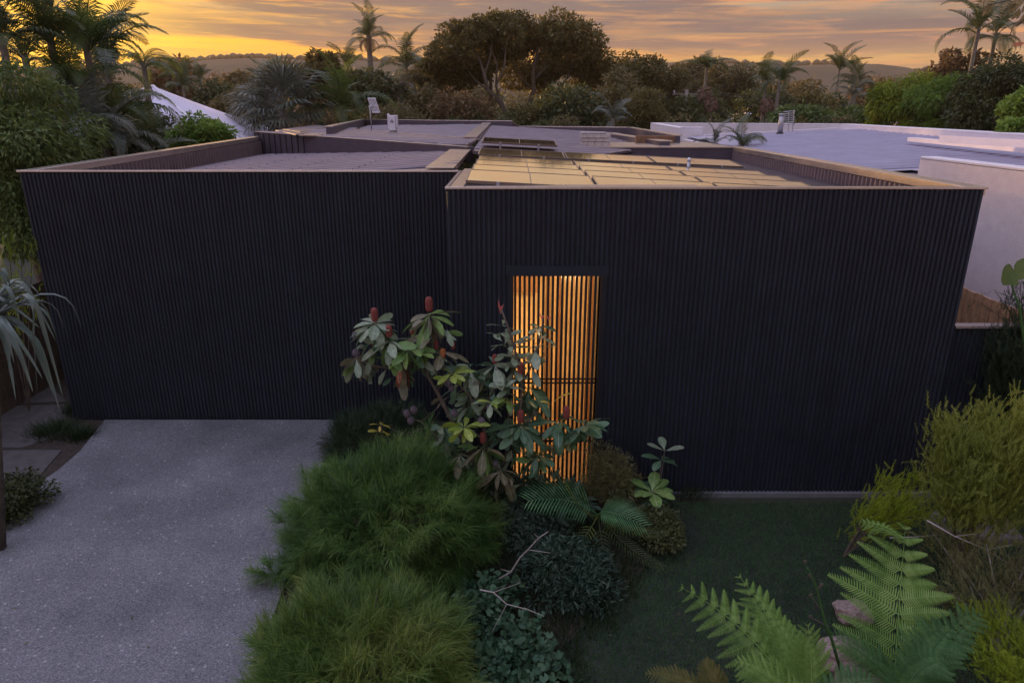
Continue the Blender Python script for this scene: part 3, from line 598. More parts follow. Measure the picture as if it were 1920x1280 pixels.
# solar panels -------------------------------------------------------
PW, PD = 1.70, .985
pf = MB(); pf.box(0, PW, 0, .02, -.035, .004); pf.box(0, PW, PD-.02, PD, -.035, .004); pf.box(0, .02, .02, PD-.02, -.035, .004); pf.box(PW-.02, PW, .02, PD-.02, -.035, .004); pf.box(PW/2-.008, PW/2+.008, .02, PD-.02, -.01, .0015); fme = pf.mesh('frame'); fme.materials.append(M_['panel_frame'])
gme = MB().box(.02, PW-.02, .02, PD-.02, -.012, 0).mesh('glass'); gme.materials.append(M_['solar_glass'])
cme = MB().box(-.02, .02, -.02, .02, -.04, .008).mesh('clamp'); cme.materials.append(M_['galvanised'])
bme = MB().box(.01, PW-.01, .01, PD-.01, -.034, -.014).mesh('backing_sheet'); bme.materials.append(M_['black_metal'])
words = ('leftmost', 'middle', 'rightmost')
def panel(x, y, z, tx, ty, label, gap_front=False):
    t = thing('solar_panel', label, 'solar panel', (x, y, z), 'solar panels on the front roof'); t.rotation_euler = (tx, ty, 0)
    for nm, me in (('frame', fme), ('glass', gme), ('backing_sheet', bme)):
        o = bpy.data.objects.new(nm, me); COL.objects.link(o); o.parent = t
    for cx in (.42, PW-.42):
        o = bpy.data.objects.new('clamp', cme); COL.objects.link(o); o.parent = t; o.location = (cx, .0, 0)
    if gap_front:
        for cx in (.42, PW-.42):
            o = MB().box(cx-.02, cx+.02, .02, .05, -.16, -.04).build('bracket', M_['galvanised']); o.parent = t
sl_ = math.atan(.053)
rows = ('front row of solar panels, nearest the front parapet', 'second row of solar panels behind the front row', 'third row of solar panels back from the parapet', 'fourth row of solar panels, before the long gap')
for r_ in range(4):
    for c_ in range(3):
        x = -.60+c_*(PW+.03); z = 4.425-.053*(x+.6)
        panel(x, 9.12+r_*(PD+.018), z, R(3.6), sl_, f'{words[c_]} golden reflecting panel in the {rows[r_]}')
for c_ in range(3):
    x = -.66+c_*(PW+.03); panel(x, 13.75, 4.475-.045*(x+.66), R(3.4), math.atan(.045), f'{words[c_]} panel in the single tilted row behind the gap', True)
panel(-.68, 16.05, 4.61, R(3.4), math.atan(.05), 'small hindmost solar panel tilted on legs left of the chimney block', True)
panel(1.05-.02, 15.98-.06, 4.53, R(1.5), math.atan(.05), 'hindmost solar panel half hidden by the chimney block', True) if False else None
# entry gate -----------------------------------------------------------
gate = P_('entry_gate', MB().box(OX0, OX1, FR+.07, FR+.10, .05, .09), 'black_metal')
sm_ = MB().box(-.016, .016, 0, .045, 0, OZ-.06).mesh('slat'); sm_.materials.append(M_['black_metal'])
k = 0; x = OX0+.022
while x < OX1-.01:
    o = bpy.data.objects.new('slat', sm_); COL.objects.link(o); o.parent = gate; o.matrix_parent_inverse = Matrix.Identity(4); o.location = (x, FR+.05, .05); x += .0625
for z in (1.68, 1.74):
    o = MB().box(OX0, OX1, FR+.1, FR+.115, z, z+.022).build('rail', M_['black_metal']); o.parent = gate; o.location = (0, 0, 0)
for z in (.78,):
    o = MB().box(OX0, OX1, FR+.1, FR+.115, z, z+.03).build('rail', M_['black_metal']); o.parent = gate
# lit porch behind the gate
P_('porch_back_wall', MB().box(-.6, 1.9, 10.55, 10.6, 0, 3.5), 'lit_timber')
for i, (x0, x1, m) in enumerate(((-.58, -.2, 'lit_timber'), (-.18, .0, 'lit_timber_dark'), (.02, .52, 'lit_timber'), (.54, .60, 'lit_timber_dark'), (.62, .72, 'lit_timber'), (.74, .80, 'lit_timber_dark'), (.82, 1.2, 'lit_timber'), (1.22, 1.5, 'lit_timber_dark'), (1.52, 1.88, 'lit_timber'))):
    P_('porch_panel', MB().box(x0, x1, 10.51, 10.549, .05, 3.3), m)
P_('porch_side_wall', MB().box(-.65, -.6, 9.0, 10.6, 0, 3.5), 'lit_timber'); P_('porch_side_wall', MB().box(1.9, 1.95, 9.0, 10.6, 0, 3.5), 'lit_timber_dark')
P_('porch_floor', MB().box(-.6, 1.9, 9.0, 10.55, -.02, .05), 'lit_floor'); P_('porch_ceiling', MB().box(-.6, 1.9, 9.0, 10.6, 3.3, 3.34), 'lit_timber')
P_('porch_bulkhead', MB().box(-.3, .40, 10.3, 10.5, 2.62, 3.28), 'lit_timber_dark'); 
P_('wall_lamp', MB().box(-.595, -.56, 9.5, 9.6, 1.3, 1.42), 'lamp_glow')  # added lamp out of view, evens the glow behind the slats
P_('porch_lamp', MB().tube([(.58, 9.2, 3.297), (.58, 9.2, 3.27)], .07, 14), 'lamp_glow')
for lx, ly, lz, e in ((.58, 9.2, 3.19, 42), (-.42, 9.55, 1.35, 55)):  # ceiling lamp, then the unseen fill light added low on the left
    pl = bpy.data.lights.new('porch_light', 'POINT'); pl.energy = e; pl.color = (1, .66, .32); pl.shadow_soft_size = .04
    po = bpy.data.objects.new('porch_light', pl); COL.objects.link(po); po.location = (lx, ly, lz); po.parent = house; po.matrix_parent_inverse = Matrix.Translation(-house.location)
# ------------------------------------------------------------------ roof gear
an = thing('antenna', 'grey grid panel antenna on a thin mast at the left rear of the roof', 'antenna', Wp(697, 244, z=4.55))
b0 = an.location.copy(); k = b0.y/1350; MB().tube([b0, b0+Vector((-.02, 0, 44*k))], .022, 8).build('mast', M_['galvanised'], an, True)
def qp(x, y, dy=0.): v = Wp(x, y, Y=b0.y); v.y += dy; return v
for (a, b) in (((689, 185), (705, 185)), ((694, 199), (709, 198)), ((697, 211), (712, 211))):
    MB().tube([qp(*a, .1), qp(*b, -.1)], .025, 6).build('crossbar', M_['white_paint'], an)
for i in range(6):
    t = i/5; MB().tube([qp(689+15*t, 185, .1-.2*t), qp(698+15*t, 211, .1-.2*t)], .02, 6).build('element', M_['white_paint'], an)
MB().tube([qp(691, 201), qp(700, 198)], .02, 6).build('bracket', M_['galvanised'], an)
ub = thing('roof_unit', 'white upright roof unit with a dark house shaped logo, beside the antenna', 'roof unit', Wp(736, 250, z=4.60))
b0 = ub.location.copy(); k = b0.y/1348
bevel(MB().box(b0.x-6*k, b0.x+6.2*k, b0.y, b0.y+.3, b0.z+4*k, b0.z+32*k).build('case', M_['white_paint'], ub), .02, 2)
bevel(MB().box(b0.x+6.6*k, b0.x+9.3*k, b0.y+.02, b0.y+.26, b0.z+10*k, b0.z+32.5*k).build('side_tank', M_['white_paint'], ub), .02, 2)
bevel(MB().box(b0.x-8.8*k, b0.x-6.3*k, b0.y+.03, b0.y+.26, b0.z+8*k, b0.z+35*k).build('side_tank', M_['white_paint'], ub), .02, 2)
lg = MB(); lx, lz = b0.x, b0.z+22*k; yy = b0.y-.006
def quad(pts): lg.add([(lx+x*k, yy, lz+z*k) for x, z in pts]+[(lx+x*k, yy+.005, lz+z*k) for x, z in pts], [(0,1,2,3),(7,6,5,4),(0,4,5,1),(1,5,6,2),(2,6,7,3),(3,7,4,0)])
quad([(-3, -1), (0, 3), (0, 1.4), (-3, -2.4)]); quad([(0, 3), (3, -1), (3, -2.4), (0, 1.4)]); quad([(-2.4, -4), (-1.2, -4), (-1.2, -1), (-2.4, -1.6)]); quad([(1.2, -4), (2.4, -4), (2.4, -1.6), (1.2, -1)]); quad([(-1.2, -1.6), (1.2, -1.6), (1.2, -.7), (-1.2, -.7)])
lg.build('logo', M_['dark_ink'], ub)
for dx in (-5, -1.5, 2.5, 5.5): MB().box(b0.x+dx*k-.02, b0.x+dx*k+.04, b0.y+.02, b0.y+.06, b0.z-.02, b0.z+4.2*k).build('foot', M_['black_metal'], ub)
# ------------------------------------------------------------------ neighbour on the right
nb = thing('neighbour_house', 'white rendered house with a wide mauve corrugated roof on the right', 'house', (9, 18, 0))
Q = lambda nm, mb, m: mb.build(nm, MATS[m], nb)
npts = [(6.45, 26.2, 4.34), (6.45, 13.5, 4.14), (7.65, 13.5, 4.2), (7.7, 6.0, 4.10), (13.4, 6.0, 4.42), (12.9, 28.2, 4.56)]
mb = MB(); mb.add(npts+[(x, y, z-.06) for x, y, z in npts], [tuple(range(6)), tuple(range(11, 5, -1))]); Q('roof', mb, 'neighbour_roof')
A = np.array([[p[0], p[1], 1] for p in npts]); cc = np.linalg.lstsq(A, np.array([p[2] for p in npts]), rcond=None)[0]
rb = MB(); y = 6.3
while y < 26.6:
    x0 = 7.9 if y < 13.6 else 6.5; x1 = 12.9
    v = [(x, y+dy, cc[0]*x+cc[1]*(y)+cc[2]+dz) for x in (x0, x1) for dy, dz in ((-.05, 0), (-.02, .035), (.02, .035), (.05, 0))]
    rb.add(v, [(0,1,5,4),(1,2,6,5),(2,3,7,6),(0,3,2,1),(4,5,6,7)]); y += .42
tagp(Q('roof_rib', rb, 'neighbour_roof'), None, None, None, 'stuff')
def nwall(nm, a, b, th, zlo, m='white_render', cp_=True, cw=.3):
    mb = MB(); mb.slab(Vector(a)-Vector((0, 0, .04)), Vector(b)-Vector((0, 0, .04)), th, zlo); Q(nm, mb, m)
    if cp_: mb = MB(); mb.slab(a, b, cw, a[2]-.06, b[2]-.06); bevel(Q('coping', mb, 'neighbour_parapet'), .01)
nwall('side_wall', (7.62, 13.25, 4.47), (7.62, 4.5, 4.47), .25, 0, cw=.30)
nwall('return_wall', (6.3, 13.25, 4.12), (7.62, 13.25, 4.16), .2, 0, cp_=False)
nwall('side_wall', (6.25, 26.4, 4.3), (6.25, 13.25, 4.10), .2, 0, cp_=False)
nwall('rear_parapet', (5.8, 30.2, 4.76), (12.9, 28.4, 4.76), .25, 0, 'neighbour_parapet')
nwall('rear_parapet', (5.8, 30.0, 4.76), (6.15, 26.5, 4.66), .25, 0, 'neighbour_parapet')
nwall('rear_parapet', (6.2, 26.5, 4.68), (7.0, 26.4, 4.68), .25, 0, 'neighbour_parapet')
nwall('far_parapet', (12.9, 28.4, 4.76), (12.4, 12.0, 4.70), .3, 3.9, 'neighbour_parapet', cw=.5)
nwall('ridge_flashing', (12.6, 28.0, 4.66), (7.0, 26.3, 4.46), .14, 4.2, 'neighbour_parapet', False)
mb = MB(); a_, b_ = Wp(1702, 257.5, z=4.60), Wp(1990, 283, z=4.56); mb.slab(a_, b_, .22, 4.5, 4.46); Q('roof_upstand', mb, 'neighbour_parapet')
mb = MB(); mb.slab(Wp(1762, 254, z=4.75), Wp(1990, 266, z=4.72), .05, 4.6, 4.57); Q('roof_step', mb, 'neighbour_parapet')
fl = thing('flue_pipe', 'stout grey round flue standing on the neighbour roof', 'flue', Wp(1462, 252, Y=25.8))
b0 = fl.location.copy(); k = 25.8/1344
MB().tube([b0-Vector((0, 0, .2)), b0+Vector((0, 0, 3*k))], 6.5*k, 16).build('collar', M_['black_metal'], fl, True)
MB().tube([b0+Vector((0, 0, 3*k)), b0+Vector((0, 0, 34*k))], 5*k, 16).build('pipe', M_['galvanised'], fl, True)
MB().tube([b0+Vector((0, 0, 34*k)), b0+Vector((0, 0, 37*k))], 6*k, 16).build('rim', M_['galvanised'], fl, True)
tv = thing('tv_antenna', 'spindly tv aerial with stacked rods beside the round flue', 'antenna', Wp(1486, 245, Y=27))
def q2(x, y, dy=0): v = Wp(x, y, Y=27); v.y += dy; return v
MB().tube([q2(1486, 246), q2(1489, 207)], .02, 6).build('mast', M_['galvanised'], tv)
for i in range(7):
    y = 209+i*4; MB().tube([q2(1471+(i % 2)*3, y+1, .15), q2(1489-(i % 3), y-1, -.1)], .014, 5).build('rod', M_['galvanised'], tv)
MB().tube([q2(1478, 246), q2(1479, 208)], .016, 6).build('mast', M_['galvanised'], tv)
# ------------------------------------------------------------------ fences right
fw = thing('side_fence', 'low black ribbed fence panel right of the dark wall', 'fence', (6.5, FR+.1, 0))
MB().box(XR+.05, 8.6, FR+.12, FR+.18, .0, 2.50).build('panel', M_['house_backing'], fw)
MB().box(XR+.05, 8.6, FR+.05, FR+.20, 2.502, 2.535).build('top_rail', M_['parapet_cap'], fw)
rm_ = rib_mesh(2.49)
for i in range(40): put('cladding_rib', rm_, None, fw, Matrix.Translation((XR+.09+i*.0635, FR+.119, .01)))
tf = thing('paling_fence', 'warm brown timber paling fence below the white rendered wall', 'fence', (7.2, 11, 0))
pme = MB().box(0, .022, 0, .178, 0, 2.60).mesh('paling'); pme.materials.append(M_['fence_timber'])
for i in range(30): put('paling', pme, None, tf, Matrix.Translation((7.2+random.uniform(-.004, .004), 8.95+i*.205, random.uniform(-.008, .006))))
MB().box(7.225, 7.229, 8.95, 15.1, 0, 2.56).build('backing', M_['dark_fence_timber'], tf)  # added dark sheet, stands in for shade in the gaps between palings
for z in (.4, 1.3, 2.2): MB().box(7.23, 7.28, 8.95, 15.1, z, z+.08).build('rail', M_['fence_timber'], tf)
lf = thing('boundary_fence', 'dark brown timber fence behind the strappy plant on the left', 'fence', (-9.2, 14, 0))
pme2 = MB().box(0, .022, 0, .138, 0, 2.1).mesh('paling'); pme2.materials.append(M_['dark_fence_timber'])
for i in range(90): put('paling', pme2, None, lf, Matrix.Translation((-9.3, 7.0+i*.15, random.uniform(-.02, .02))))
for z in (.3, 1.8): MB().box(-9.36, -9.31, 7, 20.5, z, z+.08).build('rail', M_['dark_fence_timber'], lf)
# ------------------------------------------------------------------ neighbour with pale curved roof, left
wn = thing('white_roofed_house', 'pale lavender hip roofed house behind the palms on the left', 'house', (-15.6, 33, 0))
apex = Wp(287, 162, Y=33.); V = []; nr = 9; half = Vector((5.1, 5.1, 0)); 
for i in range(nr+1):
    t = i/nr; zz = 4.0 + (apex.z-4.0)*((1-t)**1.25); hx = .02+5.1*t; 
    V += [(apex.x-hx, apex.y-hx, zz), (apex.x+hx, apex.y-hx, zz), (apex.x+hx, apex.y+hx, zz), (apex.x-hx, apex.y+hx, zz)]
F = [(i*4+j, (i+1)*4+j, (i+1)*4+(j+1) % 4, i*4+(j+1) % 4) for i in range(nr) for j in range(4)]
put('roof', npmesh('roof', V, F), M_['white_roof'], wn)
for sx_ in (1, -1):
    mb = MB(); mb.tube([(apex.x+sx_*(.02+5.1*i/nr), apex.y-(.02+5.1*i/nr), V[i*4][2]+.02) for i in range(nr+1)], .06, 6); mb.build('hip_cap', M_['white_paint'], wn)
MB().box(apex.x-4.8, apex.x+4.8, apex.y-4.8, apex.y+4.8, 0, 4.0).build('wall', M_['white_render'], wn)
mb = MB()
for sx0, sy0, sx1, sy1 in ((-1, -1, 1, -1), (1, -1, 1, 1)):
    mb.box(min(sx0, sx1)*5.16+apex.x, max(sx0, sx1)*5.16+apex.x+.02, min(sy0, sy1)*5.16+apex.y, max(sy0, sy1)*5.16+apex.y+.02, 3.88, 4.03)
mb.build('fascia', M_['white_paint'], wn)
# small far houses
for px, py, wd, Y, lab in ((1432, 217, 56, 62, 'small far house with a white roof seen between palms right of the flue'), (1518, 203, 26, 80, 'tiny far house with a pale roof left of the yellow green thicket'), (1115, 218, 60, 70, 'pale house glimpsed under the big fig tree'), (1800, 226, 90, 52, 'pale house glimpsed under the yellow green thicket')):
    c = Wp(px, py, Y=Y); k = Y/1355; hw = wd*k/2; t = thing('far_house', lab, 'house', (c.x, c.y, 0))
    MB().box(c.x-hw*.92, c.x+hw*.92, c.y, c.y+6, 0, c.z-.3).build('wall', M_['white_paint'], t)
    mb = MB(); mb.add([(c.x-hw, c.y-.4, c.z-.3), (c.x+hw, c.y-.4, c.z-.3), (c.x+hw*.8, c.y+3, c.z+.7), (c.x-hw*.8, c.y+3, c.z+.7), (c.x+hw, c.y+6.4, c.z-.3), (c.x-hw, c.y+6.4, c.z-.3)], [(0,1,2,3),(3,2,4,5),(0,3,5),(1,4,2),(0,5,4,1)]); mb.build('roof', M_['white_roof'], t)
    for i in range(3):
        x = c.x-hw*.6+i*hw*.5; f = MB().box(x, x+hw*.25, c.y-.03, c.y-.005, c.z-1.7, c.z-.8).build('window', M_['solar_glass'], t)
# power pole + wires
pp = thing('power_pole', 'timber power pole with a crossarm among the trees right of the fig', 'pole', Wp(1282, 240, Y=48))
b0 = pp.location.copy(); tz = Wp(1282, 168, Y=48).z
MB().tube([(b0.x, b0.y, 0), (b0.x, b0.y, tz)], .13, 8).build('pole', M_['pale_bark'], pp, True)
MB().box(b0.x-.9, b0.x+.9, b0.y-.06, b0.y+.06, tz-.35, tz-.23).build('crossarm', M_['pale_bark'], pp)
for dx in (-.8, .8): MB().tube([(b0.x+dx, b0.y, tz-.22), (b0.x+dx, b0.y, tz-.05)], .04, 6).build('insulator', M_['white_paint'], pp)
for i, dx in enumerate((-.8, .8)):
    e = Vector((b0.x+60, b0.y+18+dx, tz-1.0)); a = Vector((b0.x+dx, b0.y, tz-.05)); pts = [a.lerp(e, s)-Vector((0, 0, 1.2*4*s*(1-s))) for s in np.linspace(0, 1, 15)]
    tagp(MB().tube(pts, .018, 4).build('power_line', M_['black_metal']), ('nearer' if i else 'farther')+' thin power line running right from the pole above the treetops', 'cable')
# ------------------------------------------------------------------ palms
FRONDS = {
 'arch':  frond_mesh('frond', R(62), R(-55), 36, .26, .020, .15, .55),
 'up':    frond_mesh('frond', R(85), R(15), 34, .24, .020, .35, .3),
 'droop': frond_mesh('frond', R(40), R(-95), 34, .26, .020, .0, .7),
 'stiff': frond_mesh('frond', R(50), R(10), 34, .27, .022, .45, .15),
}
FM = {}
def frond_me(kind, m):
    if (kind, m) not in FM: c = FRONDS[kind].copy(); c.materials.append(MATS[m]); FM[(kind, m)] = c
    return FM[(kind, m)]
def palm(label, top, base_z=0., nf=14, fl=2.6, tr=.13, m='palm_green', lean=(0, 0), seed=0, mix=('up', 'arch', 'arch', 'droop'), group=None, skirt=False, name='palm_tree', bark='palm_bark', azr=None):
    rg = random.Random(seed); top = Vector(top); base = Vector((top.x-lean[0], top.y-lean[1], base_z))
    t = thing(name, label, 'palm', base, group); h = top.z-base.z
    pts = [base, base.lerp(top, .3)+Vector((lean[0]*-.1, 0, 0)), base.lerp(top, .7)+Vector((lean[0]*-.05, 0, 0)), top]
    MB().tube(pts, [tr*1.3, tr, tr*.85, tr*.7], 8).build('trunk', MATS[bark], t, True)
    for i in range(nf):
        kd = mix[int(i/nf*len(mix))]; a = i*2.4+seed*1.9+rg.uniform(-.5, .5)
        if azr: a = rg.uniform(*azr)
        o = put('frond', frond_me(kd, m), None, t, aim(top+Vector((0, 0, -.02*i)), a, R(rg.uniform(-24, 18)), fl*rg.uniform(.65, 1.2), R(rg.uniform(-15, 15))))
    if skirt:
        for i in range(7): put('dead_frond', frond_me('droop', 'lf_rust'), None, t, aim(top-Vector((0, 0, .2)), i*.9+rg.random(), R(-45), fl*.6, 0))
    return t
# fan palm: blades built of strap rays
def fan_mesh(n=22, m='palm_grey'):
    V = []; F = []
    V += [(-.008, 0, 0), (.008, 0, 0), (.006, .5, .05), (-.006, .5, .05)]; F.append((0, 1, 2, 3))
    for i in range(n):
        a = (i/(n-1)-.5)*R(250); d = Vector((math.sin(a), math.cos(a), .10*math.cos(a*2))); s = Vector((math.cos(a), -math.sin(a), .3 if i % 2 else -.3))*.018
        o = Vector((0, .5, .05)); l = .5*(1-.15*abs(a)/2); k = len(V); e = o+d*l*.6; g_ = e+(d+Vector((0, 0, -.7))).normalized()*l*.4
        V += [tuple(o), tuple(e+s), tuple(e-s), tuple(g_)]; F += [(k, k+1, k+2), (k+1, k+3, k+2)]
    me = bpy.data.meshes.new('fan_frond'); me.from_pydata(V, [], F); me.update(); me.materials.append(MATS[m]); return me
FANG, FAND = fan_mesh(m='palm_grey'), fan_mesh(m='palm_green')
def fan_palm(label, top, nf=26, fl=2.2, tr=.15, me=None, seed=0, group=None, bz=0.):
    rg = random.Random(seed); top = Vector(top); t = thing('fan_palm', label, 'palm', (top.x, top.y, bz), group)
    MB().tube([(top.x, top.y, bz), (top.x, top.y, top.z)], [tr*1.2, tr], 8).build('trunk', MATS['palm_bark'], t, True)
    for i in range(nf):
        put('frond', me or FANG, None, t, aim(top, i*2.4, R(75-105*i/nf), fl*rg.uniform(.85, 1.1), R(rg.uniform(-20, 20))))
    return t
# left mass ----------------------------------------------------------
WL = lambda x, y, Y: Wp(x, y, Y=Y)
def px_tree(label, px, py_top, Y, wpx, hpx, leaf, **kw):
    """crown whose top is seen at (px, py_top); width and height of crown in photo pixels"""
    tp = WL(px, py_top, Y); k = Y/1350; rx = wpx*k/2; rz = hpx*k/2
    depth = kw.pop('depth', rx)
    return tree(kw.pop('name', 'tree'), label, (tp.x, tp.y, 0), tp.z, (rx, depth, rz), leaf, **kw)
px_tree('dense dark green tree filling the far left edge beside the house', 10, 84, 14.5, 210, 420, 'lf_mid', nleaf=30000, L_=.13, Wd=.34, nb=46, trunk_r=.16, seed=2, br=.30, droop=.7, low=-.9, depth=1.6)
px_tree('dark bushy tree low on the left behind the corner of the dark wall', 75, 215, 17.5, 180, 330, 'lf_dark', nleaf=18000, L_=.14, Wd=.36, nb=34, trunk_r=.12, seed=3, br=.32, droop=.6, low=-.95, depth=1.5)
px_tree('dark leafy mass between the left palms, touching the parapet', 200, 150, 26, 230, 200, 'lf_dark', nleaf=22000, L_=.18, Wd=.34, nb=44, trunk_r=.14, seed=4, br=.28, droop=.6, low=-.95, depth=2)
px_tree('narrow olive tree standing left of the pale curved roof', 128, 85, 24, 130, 260, 'lf_olive', nleaf=7000, L_=.24, Wd=.34, nb=30, trunk_r=.12, seed=6, br=.3, droop=.5, low=-.9, depth=1.5)
px_tree('round bright green bush in front of the pale curved roof', 372, 216, 25, 108, 66, 'lf_green', nleaf=4200, L_=.17, Wd=.45, nb=26, trunk_r=.07, seed=7, br=.34, low=-.7, cat='bush', name='bush')
palm('tall palm with tattered upright crown cutting the sunset at top left', WL(92, 62, 19), fl=1.75, nf=16, m='palm_green', seed=1, mix=('up', 'up', 'arch', 'arch'))
palm('palm with sweeping right hand fronds against the orange sky', WL(160, 80, 20), fl=2.1, nf=16, m='palm_lit', seed=2, mix=('up', 'arch', 'arch', 'stiff'))
palm('palm at the extreme left edge under the brightest sky', WL(2, 70, 18), fl=1.6, nf=14, m='palm_green', seed=3, mix=('up', 'arch', 'arch'))
palm('second palm from the left edge, low dark crown beneath the sunset', WL(46, 105, 20), fl=1.7, nf=13, m='palm_green', seed=4)
palm('palm with brownish hanging fronds below the sunset gap', WL(128, 150, 19), fl=1.8, nf=15, m='palm_lit', seed=5)
palm('wide palm arching over the left end of the pale roof', WL(198, 122, 23), fl=2.3, nf=17, m='palm_green', seed=6)
palm('palm with a yellow green underside at the shoulder of the pale roof apex', WL(268, 118, 27), fl=1.6, nf=14, m='palm_lit', seed=7, mix=('arch', 'arch', 'droop'))
palm('low palm throwing one lit frond across the pale roof', WL(215, 215, 20), fl=2.1, nf=12, m='palm_lit', seed=8, mix=('arch', 'arch', 'droop'), tr=.06)
palm('low palm with dark comb fronds against the pale roof, above the parapet', WL(190, 262, 18.5), fl=2.3, nf=13, m='palm_grey', seed=9, mix=('up', 'arch', 'arch'), tr=.08)
palm('slender palm with grey drooping fronds deep in the left thicket', WL(150, 235, 18), fl=1.5, nf=12, m='palm_grey', seed=10, mix=('arch', 'droop'), tr=.07)
palm('small palm with silvery fronds just above the left wall corner', WL(52, 255, 16), fl=1.3, nf=12, m='palm_grey', seed=11, mix=('arch', 'droop'), tr=.07)
palm('low palm spreading behind the parapet left of the green bush', WL(285, 275, 21.5), fl=1.9, nf=12, m='palm_green', seed=12, mix=('up', 'arch', 'stiff'), tr=.08)
px_tree('wispy golden tree right of the left palms below the skyline', 322, 98, 60, 90, 110, 'lf_rust', nleaf=2600, L_=.4, Wd=.5, nb=18, seed=8)
# middle distance ------------------------------------------------------
fan_palm('large grey fan palm cluster left of the antenna', WL(530, 208, 33), 34, 2.6, .2, FANG, 1)
fan_palm('fan palm to the left of the large grey fan palm', WL(478, 222, 35), 22, 1.8, .14, FANG, 2)
palm('pale arching palm just left of the antenna mast', WL(640, 200, 34), fl=2.7, nf=18, m='palm_lit', seed=21, mix=('up', 'arch', 'droop'))
palm('spiky upright palm rising out of the grey fan palm cluster', WL(512, 190, 36), fl=2.2, nf=9, m='palm_green', seed=22, mix=('up', 'up'))
palm('small feather duster palm standing alone below the left hills', WL(374, 146, 55), fl=1.4, nf=11, m='palm_green', seed=23, mix=('up', 'stiff'))
palm('short palm left of the feather duster palm', WL(343, 160, 52), fl=1.9, nf=14, m='palm_green', seed=24)
palm('tall lone palm with a ragged crown against the orange band', WL(691, 66, 48), fl=2.0, nf=17, m='palm_green', seed=25, mix=('up', 'up', 'arch', 'arch', 'droop'), tr=.22, skirt=True)
palm('upright palm spear standing left of the tall lone palm', WL(650, 128, 50), fl=2.0, nf=8, m='palm_green', seed=26, mix=('up',))
palm('broad palm between the lone palm and the big fig', WL(762, 122, 50), fl=2.7, nf=16, m='palm_green', seed=27)
palm('low palm under the left side of the big fig', WL(745, 180, 42), fl=1.9, nf=14, m='palm_grey', seed=28)
px_tree('scraggly open crowned tree breaking the skyline left of the lone palm', 540, 84, 40, 90, 110, 'lf_fig', nleaf=3000, L_=.30, Wd=.55, nb=22, seed=9, br=.20, trunk_r=.12, bark='bark')
px_tree('second open crowned tree beside the scraggly one', 605, 84, 41, 85, 120, 'lf_fig', nleaf=3200, L_=.30, Wd=.55, nb=22, seed=10, br=.22, trunk_r=.12)
px_tree('round dark tree at the foot of the tall lone palm', 690, 128, 42, 120, 120, 'lf_dark', nleaf=5200, L_=.26, Wd=.5, nb=24, seed=11)
px_tree('hazy round tree in front of the left hills', 460, 128, 90, 90, 70, 'lf_olive', nleaf=2200, L_=.6, Wd=.6, nb=18, seed=12)
px_tree('dark round tree below the feather duster palm', 408, 140, 52, 110, 130, 'lf_dark', nleaf=4800, L_=.30, Wd=.5, nb=24, seed=13)
px_tree('low olive tree at the right end of the pale curved roof', 440, 175, 44, 100, 100, 'lf_olive', nleaf=4200, L_=.26, Wd=.5, nb=22, seed=14)
px_tree('grey green shrubby tree right of the antenna', 735, 196, 38, 130, 90, 'lf_olive', nleaf=9000, L_=.15, Wd=.45, nb=24, seed=15)
px_tree('leafy tree directly behind the white roof unit', 800, 150, 44, 120, 130, 'lf_olive', nleaf=5000, L_=.28, Wd=.5, nb=24, seed=16)
# big fig: several lobes with visible pale limbs
def fig(label, lobes, Y, trunk_px, base_px, seed, nleaf, limbs_px):
    b = WL(base_px[0], 240, Y); base = Vector((b.x, Y, 0)); t = thing('fig_tree', label, 'tree', base)
    bl = []
    for (x, y, rx, ry, dy) in lobes:
        c = WL(x, y, Y+dy); k = (Y+dy)/1370; bl += make_blobs((c.x, c.y, c.z), (rx*k, rx*k*.9, ry*k), 9, .46, seed+x, -.5)
    mb = MB()
    for pts, r0 in limbs_px:
        P = [WL(x, y, Y+dy) for x, y, dy in pts]
        if pts[0][1] > 220: P[0].z = 0
        n_ = len(P); mb.tube(P, [.62*r0*(1-.7*i/(n_-1)) for i in range(n_)], 7)
    mb.build('trunk', MATS['bark'], t, True)
    V, F = crown_leaves(bl, nleaf, .19, .6, .2, .62); put('crown', npmesh('crown', V, F), MATS['lf_fig'], t); return t
fig('giant spreading fig tree, left half, with a pale forked trunk over the roof', [(868, 62, 52, 26, 0), (845, 100, 45, 35, -1), (920, 60, 60, 26, 1), (950, 48, 45, 20, 2), (880, 130, 55, 35, 1.5), (935, 90, 50, 30, 3), (840, 150, 45, 35, 1), (815, 118, 26, 26, 0)], 42, 0, (950, 240), 31, 26000,
    [([(950, 232, 0), (948, 210, 0), (935, 188, 0), (915, 170, -.5), (908, 140, -.5), (898, 110, 0), (880, 80, 0)], .30), ([(915, 170, -.5), (890, 150, 0), (870, 120, 0)], .12), ([(908, 140, -.5), (918, 110, 0), (925, 70, 0)], .14),
     ([(935, 188, 0), (930, 160, 0), (945, 128, 0), (948, 95, 0)], .15), ([(930, 160, 0), (932, 120, 0), (915, 80, 0)], .10), ([(920, 235, 3), (920, 150, 3), (915, 90, 3)], .24)])
